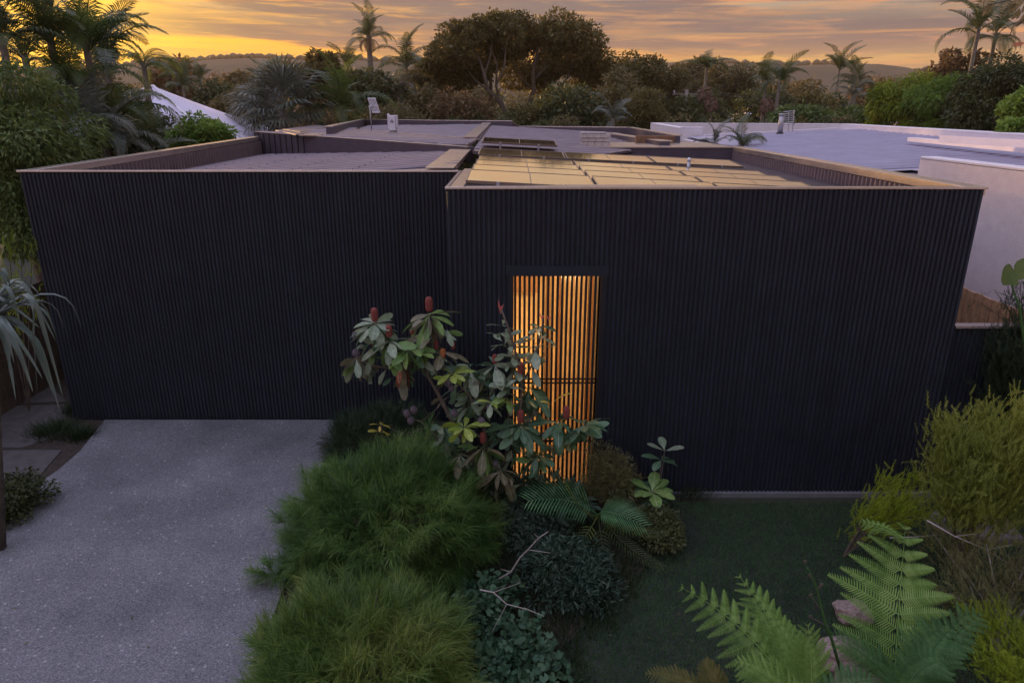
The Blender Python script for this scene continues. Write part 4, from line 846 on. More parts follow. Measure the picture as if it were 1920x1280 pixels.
fig('giant spreading fig tree, right half, the tallest rounded crown on the skyline', [(1045, 55, 58, 26, 0), (1005, 62, 50, 26, 1), (1085, 75, 45, 28, 0), (1110, 105, 36, 34, 0), (1050, 100, 76, 34, 2), (1125, 140, 40, 38, 1), (990, 92, 36, 24, 2), (960, 110, 60, 34, 2.5), (985, 150, 55, 30, 4), (1080, 135, 60, 30, 4), (1010, 140, 45, 30, 4)], 45, 0, (980, 240), 57, 30000,
    [([(975, 236, 0), (990, 205, 0), (1000, 170, 0), (1000, 130, 0), (1010, 90, 0)], .34), ([(1000, 170, 0), (980, 150, 0), (965, 120, 0)], .12), ([(1000, 150, 0), (1025, 125, 0), (1040, 90, 0)], .16), ([(1030, 238, 1), (1035, 190, 1), (1060, 150, 1), (1085, 110, 1)], .22), ([(1035, 190, 1), (1020, 150, 1)], .12)])
px_tree('understorey tree with dry pale foliage in front of the fig trunks', 860, 165, 39, 120, 110, 'lf_rust', nleaf=4200, L_=.22, Wd=.45, nb=24, seed=17)
px_tree('low dark shrubby tree between the two fig trunks', 985, 198, 39, 90, 60, 'lf_fig', nleaf=2600, L_=.2, Wd=.45, nb=18, seed=18)
px_tree('dark understorey tree beneath the right half of the fig', 1075, 160, 40, 170, 120, 'lf_dark', nleaf=6500, L_=.26, Wd=.5, nb=30, seed=19)
px_tree('rusty leaved tree at the right foot of the fig', 1160, 140, 41, 130, 130, 'lf_olive', nleaf=6000, L_=.24, Wd=.45, nb=28, seed=20)
px_tree('gold tipped tree on the skyline just right of the fig', 1165, 96, 55, 100, 120, 'lf_olive', nleaf=9000, L_=.2, Wd=.5, nb=30, seed=21)
px_tree('greyish shrubby tree above the white neighbouring parapet', 1205, 165, 38, 110, 90, 'lf_fig', nleaf=9000, L_=.15, Wd=.45, nb=24, seed=22)
palm('curling palm in front of the trees behind the low parapet', WL(1150, 222, 34), fl=1.5, nf=11, m='palm_grey', seed=29)
px_tree('tall gold green tree joining the right shoulder of the fig', 1180, 88, 48, 150, 170, 'lf_fig', nleaf=15000, L_=.2, Wd=.55, nb=40, seed=51, br=.28)
px_tree('airy tree on the skyline left of the power pole', 1245, 103, 50, 110, 140, 'lf_olive', nleaf=9000, L_=.2, Wd=.5, nb=34, seed=52, br=.26)
px_tree('tall olive tree left of the big fig above the low palms', 792, 104, 46, 110, 150, 'lf_olive', nleaf=9500, L_=.2, Wd=.5, nb=34, seed=53, br=.26)
px_tree('tree with gold tips crossing the hill line behind the power pole', 1300, 104, 62, 110, 120, 'lf_olive', nleaf=8000, L_=.26, Wd=.5, nb=30, seed=54, br=.26)
px_tree('bushy olive tree right of the dome shaped tree', 1480, 138, 60, 130, 110, 'lf_olive', nleaf=7000, L_=.26, Wd=.5, nb=30, seed=55, br=.26)
px_tree('hazy gold tree right of the scraggly skyline trees', 655, 110, 47, 90, 130, 'lf_olive', nleaf=7000, L_=.2, Wd=.5, nb=28, seed=56, br=.26)
px_tree('feathery tree left of the scraggly skyline trees', 480, 150, 42, 110, 110, 'lf_olive', nleaf=7000, L_=.2, Wd=.5, nb=28, seed=57, br=.26)
# right middle distance
palm('dead topped palm with bare crown left of the hazy dome tree', WL(1325, 125, 52), fl=1.9, nf=14, m='palm_green', seed=31, mix=('stiff', 'arch'))
px_tree('broad dome shaped tree standing against the right hills', 1372, 98, 58, 150, 130, 'lf_olive', nleaf=14000, L_=.22, Wd=.5, nb=44, seed=23, br=.22)
px_tree('tree filling the gap behind the power pole', 1265, 130, 60, 110, 120, 'lf_olive', nleaf=8000, L_=.22, Wd=.5, nb=22, seed=24)
px_tree('dark tree under the left edge of the dome shaped tree', 1320, 160, 46, 120, 110, 'lf_dark', nleaf=4600, L_=.26, Wd=.5, nb=24, seed=25)
px_tree('dark bushy tree behind the tv aerial', 1440, 165, 50, 130, 100, 'lf_dark', nleaf=4800, L_=.27, Wd=.5, nb=24, seed=26)
palm('palm with a pink seed cluster above the white far house', WL(1437, 150, 46), fl=1.8, nf=14, m='palm_green', seed=32)
palm('dark palm right of the pink clustered palm', WL(1462, 150, 44), fl=1.9, nf=14, m='palm_green', seed=33, mix=('stiff', 'arch', 'droop'))
palm('tall dark palm in the gap below the long right hill', WL(1574, 128, 58), fl=2.2, nf=14, m='palm_green', seed=34, mix=('up', 'stiff', 'arch'))
palm('palm right of the tall gap palm, with a pale fruit cluster', WL(1606, 158, 50), fl=2.0, nf=14, m='palm_green', seed=35)
palm('leaning thin trunked palm in front of the gap palms', WL(1600, 178, 42), fl=1.5, nf=10, m='palm_grey', seed=36, lean=(1.6, 0), tr=.07)
for i, (x, y, Y, lab) in enumerate(((1321, 176, 45, 'pinkish hanging seed cluster on a thin stem left of the dome tree'), (1438, 200, 43, 'large pinkish hanging seed cluster above the white far house'), (1334, 196, 44, 'pale brown seed cluster low beside the first pink one'))):
    c = WL(x, y, Y); t = thing('palm_fruit_stem', lab, 'palm', (c.x, c.y, 0)); MB().tube([(c.x, c.y, 0), (c.x+.05, c.y, c.z+.3)], .07, 6).build('trunk', M_['pale_bark'], t)
    V, F = crown_leaves([((c.x, c.y, c.z), (.38, .38, .45))], 500, .16, .3, 1.2); put('seed_cluster', npmesh('seed_cluster', V, F), M_['thatch_red'], t)
px_tree('rounded mid green tree below the gap between the hills', 1535, 170, 48, 110, 90, 'lf_fig', nleaf=4200, L_=.25, Wd=.5, nb=22, seed=27)
px_tree('dark tree in front of the dark gap palms', 1590, 165, 54, 120, 110, 'lf_dark', nleaf=4200, L_=.28, Wd=.5, nb=22, seed=28)
px_tree('hazy brown tree left of the yellow green thicket', 1650, 140, 75, 110, 110, 'lf_rust', nleaf=3600, L_=.45, Wd=.5, nb=22, seed=29)
px_tree('low leafy tree bordering the mauve roof in the middle right', 1500, 200, 40, 150, 60, 'lf_mid', nleaf=3600, L_=.22, Wd=.5, nb=24, seed=30, depth=1.2)
px_tree('low leafy tree left of the yellow green thicket above the parapet', 1622, 200, 38, 110, 70, 'lf_mid', nleaf=3000, L_=.22, Wd=.5, nb=20, seed=31, depth=1.2)
px_tree('big yellow green leafy tree, left part of the right hand thicket', 1715, 122, 31, 150, 160, 'lf_yellow', nleaf=18000, L_=.18, Wd=.26, nb=40, seed=32, br=.28, droop=.9, low=-.8)
px_tree('yellow green leafy tree, centre of the right hand thicket', 1790, 128, 29, 150, 150, 'lf_green', nleaf=17000, L_=.18, Wd=.26, nb=38, seed=33, br=.28, droop=.9, low=-.8, bark='pale_bark')
px_tree('dark tree filling the right edge behind the thicket', 1885, 96, 27, 170, 230, 'lf_dark', nleaf=20000, L_=.17, Wd=.4, nb=44, seed=34, br=.28, droop=.5, low=-.9)
px_tree('open reddish tree under the tall palms on the right', 1800, 88, 33, 120, 70, 'lf_rust', nleaf=1500, L_=.2, Wd=.6, nb=24, seed=35, br=.2)
palm('tall palm with ragged left reaching fronds near the right edge', WL(1836, 50, 30), fl=1.9, nf=13, m='palm_green', seed=37, mix=('up', 'arch', 'stiff', 'droop'), tr=.1)
palm('second tall palm nearest the right edge, bushy hanging crown', WL(1868, 62, 31), fl=1.6, nf=16, m='palm_green', seed=38, mix=('up', 'arch', 'droop', 'droop'), tr=.1)
px_tree('bright round leafed shrub at the right edge, upper clump', 1920, 168, 21, 62, 56, 'lf_green', nleaf=2600, L_=.12, Wd=.6, nb=18, seed=36, br=.36, cat='bush', name='bush', trunk_r=.05)
px_tree('bright round leafed shrub at the right edge, lower clump', 1916, 222, 19, 66, 40, 'lf_green', nleaf=2200, L_=.12, Wd=.6, nb=18, seed=37, br=.36, cat='bush', name='bush', trunk_r=.05)
def PLACE(px):
    marks = [(-400, 'beyond the left edge'), (0, 'behind the left palm thicket'), (200, 'behind the curved pale roof'), (330, 'right of the curved pale roof'), (430, 'left of the grey fan palm'), (500, 'behind the grey fan palm'), (580, 'right of the grey fan palm'), (650, 'left of the tall lone palm'), (700, 'right of the tall lone palm'), (760, 'left of the big fig'), (830, 'under the left edge of the big fig'), (890, 'under the left fig crown'), (950, 'below the forked fig trunk'), (1010, 'right of the forked fig trunk'), (1070, 'under the right fig crown'), (1140, 'at the right foot of the fig'), (1200, 'over the corner of the white parapet'), (1260, 'left of the power pole'), (1310, 'right of the power pole'), (1370, 'under the dome shaped tree'), (1430, 'behind the flue'), (1490, 'just right of the tv aerial'), (1545, 'left of the tall gap palm'), (1600, 'under the gap palms'), (1660, 'left of the yellow green thicket'), (1730, 'behind the yellow green thicket'), (1800, 'behind the middle of the thicket'), (1870, 'behind the tall right palms'), (1940, 'at the right edge'), (2050, 'beyond the right edge')]
    return min(marks, key=lambda m: abs(m[0]-px))[1]
# two rows of infill trees that close the view between the named ones
rgi = random.Random(77)
for i in range(34):
    px = -260+i*72+rgi.uniform(-20, 20); Y = rgi.uniform(70, 125); c = WL(px, 150+rgi.uniform(-12, 16), Y)
    t = tree('background_tree', f"{['hazy', 'pale hazy', 'dim rounded', 'soft outlined', 'flat topped hazy'][i % 5]} tree in the band below the hills, {PLACE(px)}", (c.x, c.y, 0), c.z, (5.2, 4.5, 4.6), rgi.choice(['lf_olive', 'lf_mid', 'lf_dark', 'lf_rust']), nleaf=2400, L_=.55, Wd=.55, nb=18, group='trees in the hazy band below the hills', seed=100+i, trunk_r=.2)
# row of shrubs right behind the roofs
for i in range(26):
    px = 300+i*54+rgi.uniform(-16, 16); Y = rgi.uniform(35, 38.5)
    if px > 1640: continue
    c = WL(px, 200+rgi.uniform(-14, 12), Y); k = Y/1350
    tree('screen_shrub', f"{['dark', 'dull green', 'dusky', 'loose leaved', 'rounded', 'ragged'][i % 6]} leafy shrub behind the flat roofs, {PLACE(px)}", (c.x, c.y, 0), c.z, (44*k, 1.3, 2.4), rgi.choice(['lf_dark', 'lf_olive', 'lf_fig', 'lf_dark']), nleaf=5200, L_=.14, Wd=.48, nb=30, br=.26, group='shrubs directly behind the flat roofs', seed=200+i, trunk_r=.07, cat='shrub', low=-1)
palm('small palm poking up between the dark parapet and the mauve roof, left one', Wp(1340, 268, Y=21.5), fl=.85, nf=7, m='palm_grey', seed=41, mix=('up', 'arch'), tr=.06)
palm('small palm poking up between the dark parapet and the mauve roof, right one', Wp(1392, 272, Y=21.0), fl=.95, nf=11, m='palm_green', seed=42, mix=('up', 'arch', 'arch'), tr=.06)
# ------------------------------------------------------------------ foreground: fine needle shrubs
def needle_shrub(label, c, r, ntuft, per, m, L_=.26, seed=0, wd=.0054, extra=(), name='needle_shrub', base_z=0., droop=.5, up=.35):
    rg = np.random.default_rng(seed); t = thing(name, label, 'shrub', (c[0], c[1], base_z)); c = np.array(c, float); r = np.array(r, float)
    d = rg.normal(size=(ntuft*2, 3)); d /= np.linalg.norm(d, axis=1, keepdims=True); d = d[d[:, 2] > -.35][:ntuft]; n0 = len(d)
    lump = np.array([mnoise.noise(Vector(v*2.2)+Vector((seed, 0, 0)))*.36 + mnoise.noise(Vector(v*6)+Vector((seed, 3, 0)))*.28 for v in d])
    rad = (rg.uniform(.62, 1.0, n0)**.6)*(1+lump); T = c + d*r*rad[:, None]; TD = d*np.array([1, 1, .55]); TD[:, 2] += up; TD += rg.normal(0, .25, TD.shape)
    for (ex, er, en) in extra:
        dd = rg.normal(size=(en, 3)); dd /= np.linalg.norm(dd, axis=1, keepdims=True); T = np.concatenate([T, np.array(ex)+dd*np.array(er)]); TD = np.concatenate([TD, dd*.8+np.array([-.2, 0, .3])])
    n0 = len(T); P = np.repeat(T, per, 0); D = np.repeat(TD/np.linalg.norm(TD, axis=1, keepdims=True), per, 0)
    # needles spring along a short twig
    s = rg.uniform(0, 1, len(P)); P = P + D*(s[:, None]*L_*.9) - D*L_*.7; D = D + rg.normal(0, .5, D.shape); l = L_*rg.uniform(.45, 1.1, len(P))
    q = droop
    PV = [(-.5, 0, 0), (.5, 0, 0), (.4, .5, -.06*q), (-.4, .5, -.06*q), (0, 1, -.42*q)]
    Rm = frames(D, None); sc = np.stack([np.full(len(P), wd), l, l], 1)
    V, F = scatter(PV, [(0, 1, 2, 3)], P, Rm, sc); F2 = (np.arange(len(P))*5)[:, None]+np.array([[3, 2, 4]])
    me = bpy.data.meshes.new('foliage'); me.vertices.add(len(V)); me.vertices.foreach_set('co', V.astype(np.float32).ravel())
    li = np.concatenate([F.ravel(), F2.ravel()]).astype(np.int32); me.loops.add(len(li)); me.loops.foreach_set('vertex_index', li)
    me.polygons.add(len(F)+len(F2)); me.polygons.foreach_set('loop_start', np.concatenate([np.arange(0, F.size, 4), F.size+np.arange(0, F2.size, 3)]).astype(np.int32)); me.update(calc_edges=True)
    tagp(put('foliage', me, MATS[m], t), None, None, None, 'stuff')
    mb = MB(); idx = rg.choice(n0, min(60, n0), replace=False)
    for i in idx: a = Vector((c[0], c[1], base_z)); b = Vector(T[i]); mb.tube([a, a.lerp(b, .5)+Vector((0, 0, .12)), b], [.014, .009, .004], 4, False)
    mb.build('stem', MATS['bark'], t); return t
needle_shrub('large rounded fine needled shrub beside the driveway, upper of two', (-1.52, 7.35, .42), (1.16, 1.22, .92), 1350, 46, 'needle', seed=1, extra=[((-2.78, 6.75, .2), (.22, .16, .10), 18)], L_=.25)
needle_shrub('brighter fine needled shrub at the bottom edge, lower of two', (-1.42, 5.02, .36), (1.02, .95, .58), 1100, 46, 'needle_lime', seed=2, L_=.25)
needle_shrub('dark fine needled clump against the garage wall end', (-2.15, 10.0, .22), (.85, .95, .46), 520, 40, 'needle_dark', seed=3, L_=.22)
# low grass tufts
def tuft(label, c, r, n, m='tuft', h=.3, wd=.007, name='grass_tuft', lean=.7):
    t = thing(name, label, 'plant', (c[0], c[1], 0)); P = np.stack([RNG.normal(c[0], r*.4, n), RNG.normal(c[1], r*.4, n), np.full(n, .01)], 1)
    D = P-np.array([c[0], c[1], 0]); D[:, 2] = 0; D = D/r*lean + RNG.normal(0, .35, D.shape); D[:, 2] = 1
    s = h*RNG.uniform(.4, 1.1, n); V, F = scatter([(-.5, 0, 0), (.5, 0, 0), (.4, .6, -.08), (-.4, .6, -.08)], [(0, 1, 2, 3)], P, frames(D), np.stack([np.full(n, wd), s, s], 1))
    V2, F2 = scatter([(-.4, .6, -.08), (.4, .6, -.08), (0, 1, -.35)], [(0, 1, 2)], P, frames(D), np.stack([np.full(n, wd), s, s], 1))
    tagp(put('blades', npmesh('blades', V, F), MATS[m], t), None, None, None, 'stuff'); return t
for (x, y, r, n, lab) in ((150, 770, .35, 900, 'grass tuft against the left corner of the garage wall'), (100, 812, .45, 1300, 'spreading grass tuft growing between the pavers'), (150, 820, .3, 700, 'small grass tuft on the soil edge of the driveway'), (1290, 925, .3, 700, 'dark grass tuft at the left end of the footing strip')):
    c = Wp(x, y, z=0); tuft(lab, c, r, n)
# dark clipped shrub bottom left
def leafy_shrub(label, c, r, n, m, L_=.06, Wd=.6, nb=18, seed=0, PV=LEAF, name='shrub', br=.4, droop=.1, low=-.5, cat='shrub'):
    t = thing(name, label, cat, (c[0], c[1], 0)); bl = make_blobs(c, r, nb, br, seed, low); mb = MB()
    for b in bl[:12]: a = Vector((c[0], c[1], 0)); e = Vector(b[0]); mb.tube([a, a.lerp(e, .5)+Vector((.02, 0, .05)), e], [.018, .012, .006], 5, False)
    mb.build('stem', MATS['bark'], t); V, F = crown_leaves(bl, n, L_, Wd, droop, .5, PV); put('foliage', npmesh('foliage', V, F), MATS[m], t); return t
c = Wp(10, 945, z=.25); leafy_shrub('dense dark low shrub at the left edge of the driveway', (c.x-.1, c.y, .22), (.5, .75, .30), 6500, 'lf_dark', .055, .6, 24, 1)
c = Wp(1110, 1100, z=.3); leafy_shrub('blue grey spreading shrub on the lawn edge below the cycad', (c.x-.25, c.y+.30, .22), (.55, .60, .36), 9500, 'blue_shrub', .07, .28, 30, 2)
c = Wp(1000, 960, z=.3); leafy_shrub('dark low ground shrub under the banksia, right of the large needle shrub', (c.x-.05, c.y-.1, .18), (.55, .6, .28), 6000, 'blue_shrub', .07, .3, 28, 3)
leafy_shrub('round leaved prostrate shrub at the bottom beside the lawn', (.0, 5.15, .14), (.55, .75, .24), 2000, 'round_leaf', .075, .9, 30, 4, ROUND)
leafy_shrub('round leaved clump running up between needle shrub and blue grey shrub', (-.22, 6.2, .16), (.36, .42, .24), 900, 'round_leaf', .07, .9, 22, 5, ROUND)
c = Wp(1240, 1010, z=.15); leafy_shrub('dark small leaved mound below the big round leafed plant', (c.x, c.y+.1, .16), (.30, .42, .26), 5200, 'lf_dark', .045, .6, 22, 6)
c = Wp(1130, 870, z=.6); leafy_shrub('olive feathery bush in front of the gate foot', (c.x-.02, 8.35, .50), (.36, .26, .52), 9000, 'feather_dry', .055, .14, 34, 7, droop=-.5)
c = Wp(1165, 920, z=.3); leafy_shrub('reddish twiggy shrub right of the gate foot', (1.55, 8.35, .28), (.45, .28, .32), 3200, 'feather_dry', .06, .3, 24, 8)
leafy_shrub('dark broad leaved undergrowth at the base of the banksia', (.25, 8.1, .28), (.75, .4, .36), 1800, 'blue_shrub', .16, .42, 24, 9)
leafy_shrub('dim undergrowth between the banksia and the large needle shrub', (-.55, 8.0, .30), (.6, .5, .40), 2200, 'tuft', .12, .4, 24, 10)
# feathery yellow shrubs on the right: sprigs
SPV = [(-.012, 0, 0), (.012, 0, 0), (.006, 1, 0), (-.006, 1, 0)]; SPF = [(0, 1, 2, 3)]
rs = random.Random(9)
for i in range(26):
    t_ = i/26; a = i*2.4; l = .24*(1-.55*t_); d = Vector((math.cos(a), .9, math.sin(a))).normalized(); k = len(SPV); q = Vector((0, t_, 0)); s = d.cross(Vector((0, 1, 0))).normalized()*.020
    SPV += [tuple(q-s), tuple(q+s), tuple(q+d*l*.7+s), tuple(q+d*l)]; SPF.append((k, k+1, k+2, k+3))
def sprig_shrub(label, base, arms, nspr, L_, m, seed=0, name='feathery_shrub', stem_m='bark', spread=.16, up=.35):
    """arms = list of (tip xyz, share); sprigs cluster towards tips"""
    rg = np.random.default_rng(seed); base = Vector(base); t = thing(name, label, 'shrub', base); mb = MB(); Ps = []; Ds = []
    for tip in arms:
        tip = Vector(tip); mid = base.lerp(tip, .5)+Vector((0, 0, .15)); mb.tube([base, mid, tip], [.016, .011, .004], 5, False); n = nspr//len(arms)
        s = rg.uniform(.25, 1.05, n)**.6; X = np.array([((1-u)**2*base+2*u*(1-u)*mid+u*u*tip)[:] for u in s]); X += rg.normal(0, spread, X.shape)*(1.15-s*.6)[:, None]
        d = np.array((tip-mid).normalized()[:])+rg.normal(0, .55, X.shape); d[:, 2] += up; Ps.append(X); Ds.append(d)
    P = np.concatenate(Ps); D = np.concatenate(Ds); P[:, 2] = np.maximum(P[:, 2], .03); s = L_*rg.uniform(.6, 1.2, len(P)); V, F = scatter(SPV, SPF, P, frames(D), s)
    put('foliage', npmesh('foliage', V, F), MATS[m], t); mb.build('stem', MATS[stem_m], t); return t
def pts(*a): return [Wp(x, y, Y=Y) for x, y, Y in a]
sprig_shrub('tall feathery yellow green shrub at the right edge beside the black fence', (5.3, 6.9, 0), pts((1775, 800, 7.2), (1800, 830, 7.0), (1835, 790, 7.3), (1860, 850, 6.8), (1895, 800, 7.0), (1915, 770, 7.1), (1780, 880, 6.9), (1820, 900, 6.6), (1930, 860, 6.7), (1960, 900, 6.6), (1890, 860, 7.1)), 4200, .18, 'feather', 1, spread=.19)
sprig_shrub('small feathery lime shrub in front of the footing at right', (4.15, 7.3, 0), pts((1668, 900, 7.3), (1700, 935, 7.2), (1650, 955, 7.1), (1725, 965, 7.0), (1690, 960, 7.1), (1715, 900, 7.4)), 950, .14, 'feather_lime', 2, spread=.11)
sprig_shrub('dry brown twiggy shrub sprawling above the right fern', (5.0, 5.7, 0), pts((1750, 1000, 6.5), (1800, 1060, 6.0), (1850, 1020, 6.1), (1900, 1090, 5.8), (1930, 1030, 6.0), (1780, 1110, 5.8), (1860, 1120, 5.6), (1960, 1110, 5.6)), 1300, .13, 'feather_dry', 3, stem_m='dead_twig')
sprig_shrub('bright lime feathery shrub low at the bottom right corner', (4.6, 4.7, 0), pts((1830, 1160, 5.2), (1870, 1150, 5.2), (1910, 1180, 5.1), (1850, 1230, 4.9), (1900, 1250, 4.8), (1940, 1210, 5.0), (1960, 1270, 4.8)), 1500, .11, 'feather_lime', 4, spread=.12)
sprig_shrub('dark climbing shrub over the right end of the black fence', (7.4, 8.5, 0), pts((1870, 640, 8.6), (1900, 600, 8.7), (1915, 560, 8.8), (1880, 700, 8.5), (1915, 680, 8.4), (1860, 740, 8.4), (1950, 620, 8.6), (1940, 720, 8.3), (1905, 760, 8.2), (1885, 660, 8.4), (1935, 580, 8.7)), 3200, .17, 'needle_dark', 5, spread=.20)
sprig_shrub('brown trailing creeper along the top of the paling fence', (7.4, 12.4, 0), [Vector((7.2, y, 2.62)) for y in (9.6, 10.2, 10.8, 11.4, 12.0, 12.8)], 200, .08, 'feather_dry', 6, spread=.05)
sprig_shrub('yellow tipped branch hanging over the left fence by the wall corner', (-8.9, 11.6, 0), pts((15, 462, 11.3), (60, 472, 11.2), (40, 490, 11.2), (-10, 480, 11.3)), 130, .22, 'feather_lime', 7, spread=.12)
# bare twigs
def twig(label, px_pts, Y, r=.007, m='dead_twig', side=(), z=None):
    t = thing('bare_branch', label, 'branch', Wp(*px_pts[0], Y=Y)); P = [Wp(x, y, Y=Y-i*.06) for i, (x, y) in enumerate(px_pts)]
    MB().tube(P, [r*(1-.6*i/(len(P)-1)) for i in range(len(P))], 6).build('stem', M_[m], t, True)
    for (i, x, y) in side: MB().tube([P[i], Wp(x, y, Y=Y-i*.06-.03)], [r*.5, r*.2], 5).build('twig', M_[m], t)
    return t
twig('pale bare branch arching beside the blue grey shrub', [(935, 1085), (958, 1072), (975, 1045), (990, 1030), (1010, 1008), (1028, 996)], 6.3, .011, side=((3, 1032, 1036), (4, 1002, 1000), (1, 938, 1066)))
twig('thin bare branch lying over the round leaved shrub', [(900, 1105), (925, 1110), (950, 1132), (990, 1142), (1020, 1155)], 5.7, .008, side=((2, 908, 1212), (1, 975, 1092)))
twig('long thin bare stem leaning across the small lime shrub', [(1668, 1008), (1720, 1006), (1765, 1002)], 6.9, .008, side=((1, 1690, 985),))
twig('dry branch running down through the twiggy shrub at right', [(1738, 975), (1790, 1005), (1850, 1030), (1920, 1075)], 6.3, .010, side=((1, 1830, 1000), (2, 1900, 1020)))
fh = thing('fern_stalk', 'tall curled fern stalk rising from the pink rocks', 'fern', Wp(1575, 1250, Y=5.2))
P = [Wp(x, y, Y=5.2) for x, y in ((1578, 1262), (1560, 1200), (1545, 1160), (1532, 1105), (1518, 1070), (1512, 1062))]; MB().tube(P, [.016, .014, .012, .009, .006, .004], 7).build('stem', M_['fern_dim'], fh, True)
for x, y, x2, y2 in ((1512, 1058, 1509, 1053), (1532, 1105, 1540, 1096), (1545, 1150, 1520, 1116), (1555, 1175, 1519, 1156), (1527, 1090, 1518, 1078)):
    a = Wp(x, y, Y=5.2); b = Wp(x2, y2, Y=5.2); e = (b-a).normalized()*.02; cu = [b+Vector((math.cos(q)*.018*(1-q/9), 0, math.sin(q)*.018*(1-q/9))) for q in np.linspace(0, 7, 10)]
    MB().tube([a, b]+cu, [.005]+[.006]*11, 5).build('crozier', M_['bark'], fh)
# ------------------------------------------------------------------ ferns
PIV = []; PIF = []
for i in range(5):
    a_, b_ = i/5, (i+1)/5; PIV += [(-.01*(1-a_*.7), a_, -.26*a_*a_), (.01*(1-a_*.7), a_, -.26*a_*a_), (.01*(1-b_*.7), b_, -.26*b_*b_), (-.01*(1-b_*.7), b_, -.26*b_*b_)]; PIF.append((i*4, i*4+1, i*4+2, i*4+3))
for i in range(25):
    t_ = .04+.96*i/25; l = .225*(1-t_**1.8*.86); 
    for sd in (-1, 1):
        k = len(PIV); q = Vector((0, t_, -.26*t_*t_)); d = Vector((sd, .30+.4*t_, -.14)).normalized(); s = Vector((0, .0135, .004)); e = q+d*l
        PIV += [tuple(q-s), tuple(q+s), tuple(q+d*l*.6+s*.95), tuple(e+Vector((0, .008, -.01))), tuple(q+d*l*.6-s*.95)]; PIF.append((k, k+1, k+2, k+3, k+4))
pin_me = {}
for m in ('fern', 'fern_dim', 'fern_gold'):
    me = bpy.data.meshes.new('pinna'); me.from_pydata(PIV, [], PIF); me.update(); me.materials.append(MATS[m]); pin_me[m] = me
def bez(p, t): return p[0]*(1-t)**2+p[1]*2*t*(1-t)+p[2]*t*t
def fern_frond(parent, p, up, n, wmax, m, seed=0, fwd=.45, sgn=1):
    rg = random.Random(seed); p = [Vector(q) for q in p]; L_ = (p[2]-p[0]).length; pl = [bez(p, t) for t in np.linspace(0, 1, 12)]
    fr = MB().tube(pl, [.010*(1-.8*i/11) for i in range(12)], 5, False).build('frond', MATS[m], parent, True)
    up = Vector(up).normalized()
    for i in range(n):
        t = .10+.88*i/(n-1); q = bez(p, t); d = (bez(p, min(1, t+.02))-bez(p, t-.02)).normalized(); sx_ = d.cross(up).normalized(); nz = sx_.cross(d)
        l = wmax*math.sin(math.pi*(.15+.85*t)**.9)**.7+.02
        for sd in (-1, 1):
            D = (sx_*sd+d*(fwd+.35*t)+nz*rg.uniform(-.22, .12)).normalized(); X = D.cross(nz).normalized(); Z = X.cross(D)
            if Z.dot(up) < 0: X = -X; Z = -Z
            Mx = Matrix((X, D, Z)).transposed().to_4x4(); Mx = Matrix.Translation(q) @ Mx @ Matrix.Scale(l*rg.uniform(.82, 1.08), 4)
            put('pinna', pin_me[m], None, fr, Mx)
    return fr
def fern(label, base, fronds, m='fern', seed=0):
    t = thing('tree_fern', label, 'fern', base)
    MB().tube([(base[0], base[1], 0), tuple(base)], [.09, .07], 9).build('trunk', M_['bark'], t, True)
    for i, f in enumerate(fronds):
        fern_frond(t, f['p'], f.get('up', (0, -.55, 1)), f.get('n', 16), f['w'], f.get('m', m), seed+i, f.get('fwd', .45))
    return t
bR = Wp(1690, 1290, Y=4.9)
fern('large tree fern with one broad upright frond at the lower right', bR, [
    dict(p=[Wp(1676, 1300, Y=4.85), Wp(1684, 1140, Y=5.5), Wp(1698, 985, Y=6.1)], w=.64, n=11, fwd=.30),
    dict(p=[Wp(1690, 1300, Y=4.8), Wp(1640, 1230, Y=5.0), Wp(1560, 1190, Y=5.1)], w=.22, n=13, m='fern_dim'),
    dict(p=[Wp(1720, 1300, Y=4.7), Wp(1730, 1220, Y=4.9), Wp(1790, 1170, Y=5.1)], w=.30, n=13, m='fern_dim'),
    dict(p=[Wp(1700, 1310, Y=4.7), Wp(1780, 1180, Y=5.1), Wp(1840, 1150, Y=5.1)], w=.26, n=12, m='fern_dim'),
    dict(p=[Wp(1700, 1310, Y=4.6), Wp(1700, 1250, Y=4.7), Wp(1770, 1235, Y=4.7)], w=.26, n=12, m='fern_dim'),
    dict(p=[Wp(1690, 1010, Y=5.75), Wp(1670, 985, Y=6.2), Wp(1612, 978, Y=6.3)], w=.14, n=12)], seed=1)
bL = Wp(1480, 1310, Y=4.6)
fern('bright tree fern with fanned fronds at the bottom centre right', bL, [
    dict(p=[Wp(1500, 1320, Y=4.6), Wp(1410, 1165, Y=5.0), Wp(1275, 1100, Y=5.3)], w=.32, n=12, fwd=.25),
    dict(p=[Wp(1510, 1310, Y=4.6), Wp(1500, 1230, Y=4.8), Wp(1440, 1140, Y=5.2)], w=.30, n=12, fwd=.8),
    dict(p=[Wp(1520, 1320, Y=4.6), Wp(1525, 1260, Y=4.7), Wp(1515, 1170, Y=4.9)], w=.24, n=12, fwd=.6),
    dict(p=[Wp(1500, 1330, Y=4.4), Wp(1450, 1260, Y=4.5), Wp(1380, 1240, Y=4.6)], w=.22, n=12),
    dict(p=[Wp(1500, 1310, Y=4.6), Wp(1470, 1180, Y=5.0), Wp(1385, 1078, Y=5.45)], w=.26, n=13, fwd=.6),
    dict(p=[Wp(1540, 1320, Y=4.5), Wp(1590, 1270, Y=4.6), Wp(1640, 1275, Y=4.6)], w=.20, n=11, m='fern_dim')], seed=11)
fern('golden brown fern fronds at the bottom edge left of the bright fern', Wp(1340, 1330, Y=4.5), [
    dict(p=[Wp(1360, 1330, Y=4.5), Wp(1290, 1262, Y=4.6), Wp(1210, 1262, Y=4.7)], w=.13, n=20),
    dict(p=[Wp(1370, 1330, Y=4.5), Wp(1340, 1270, Y=4.6), Wp(1318, 1238, Y=4.7)], w=.13, n=18)], m='fern_gold', seed=21)
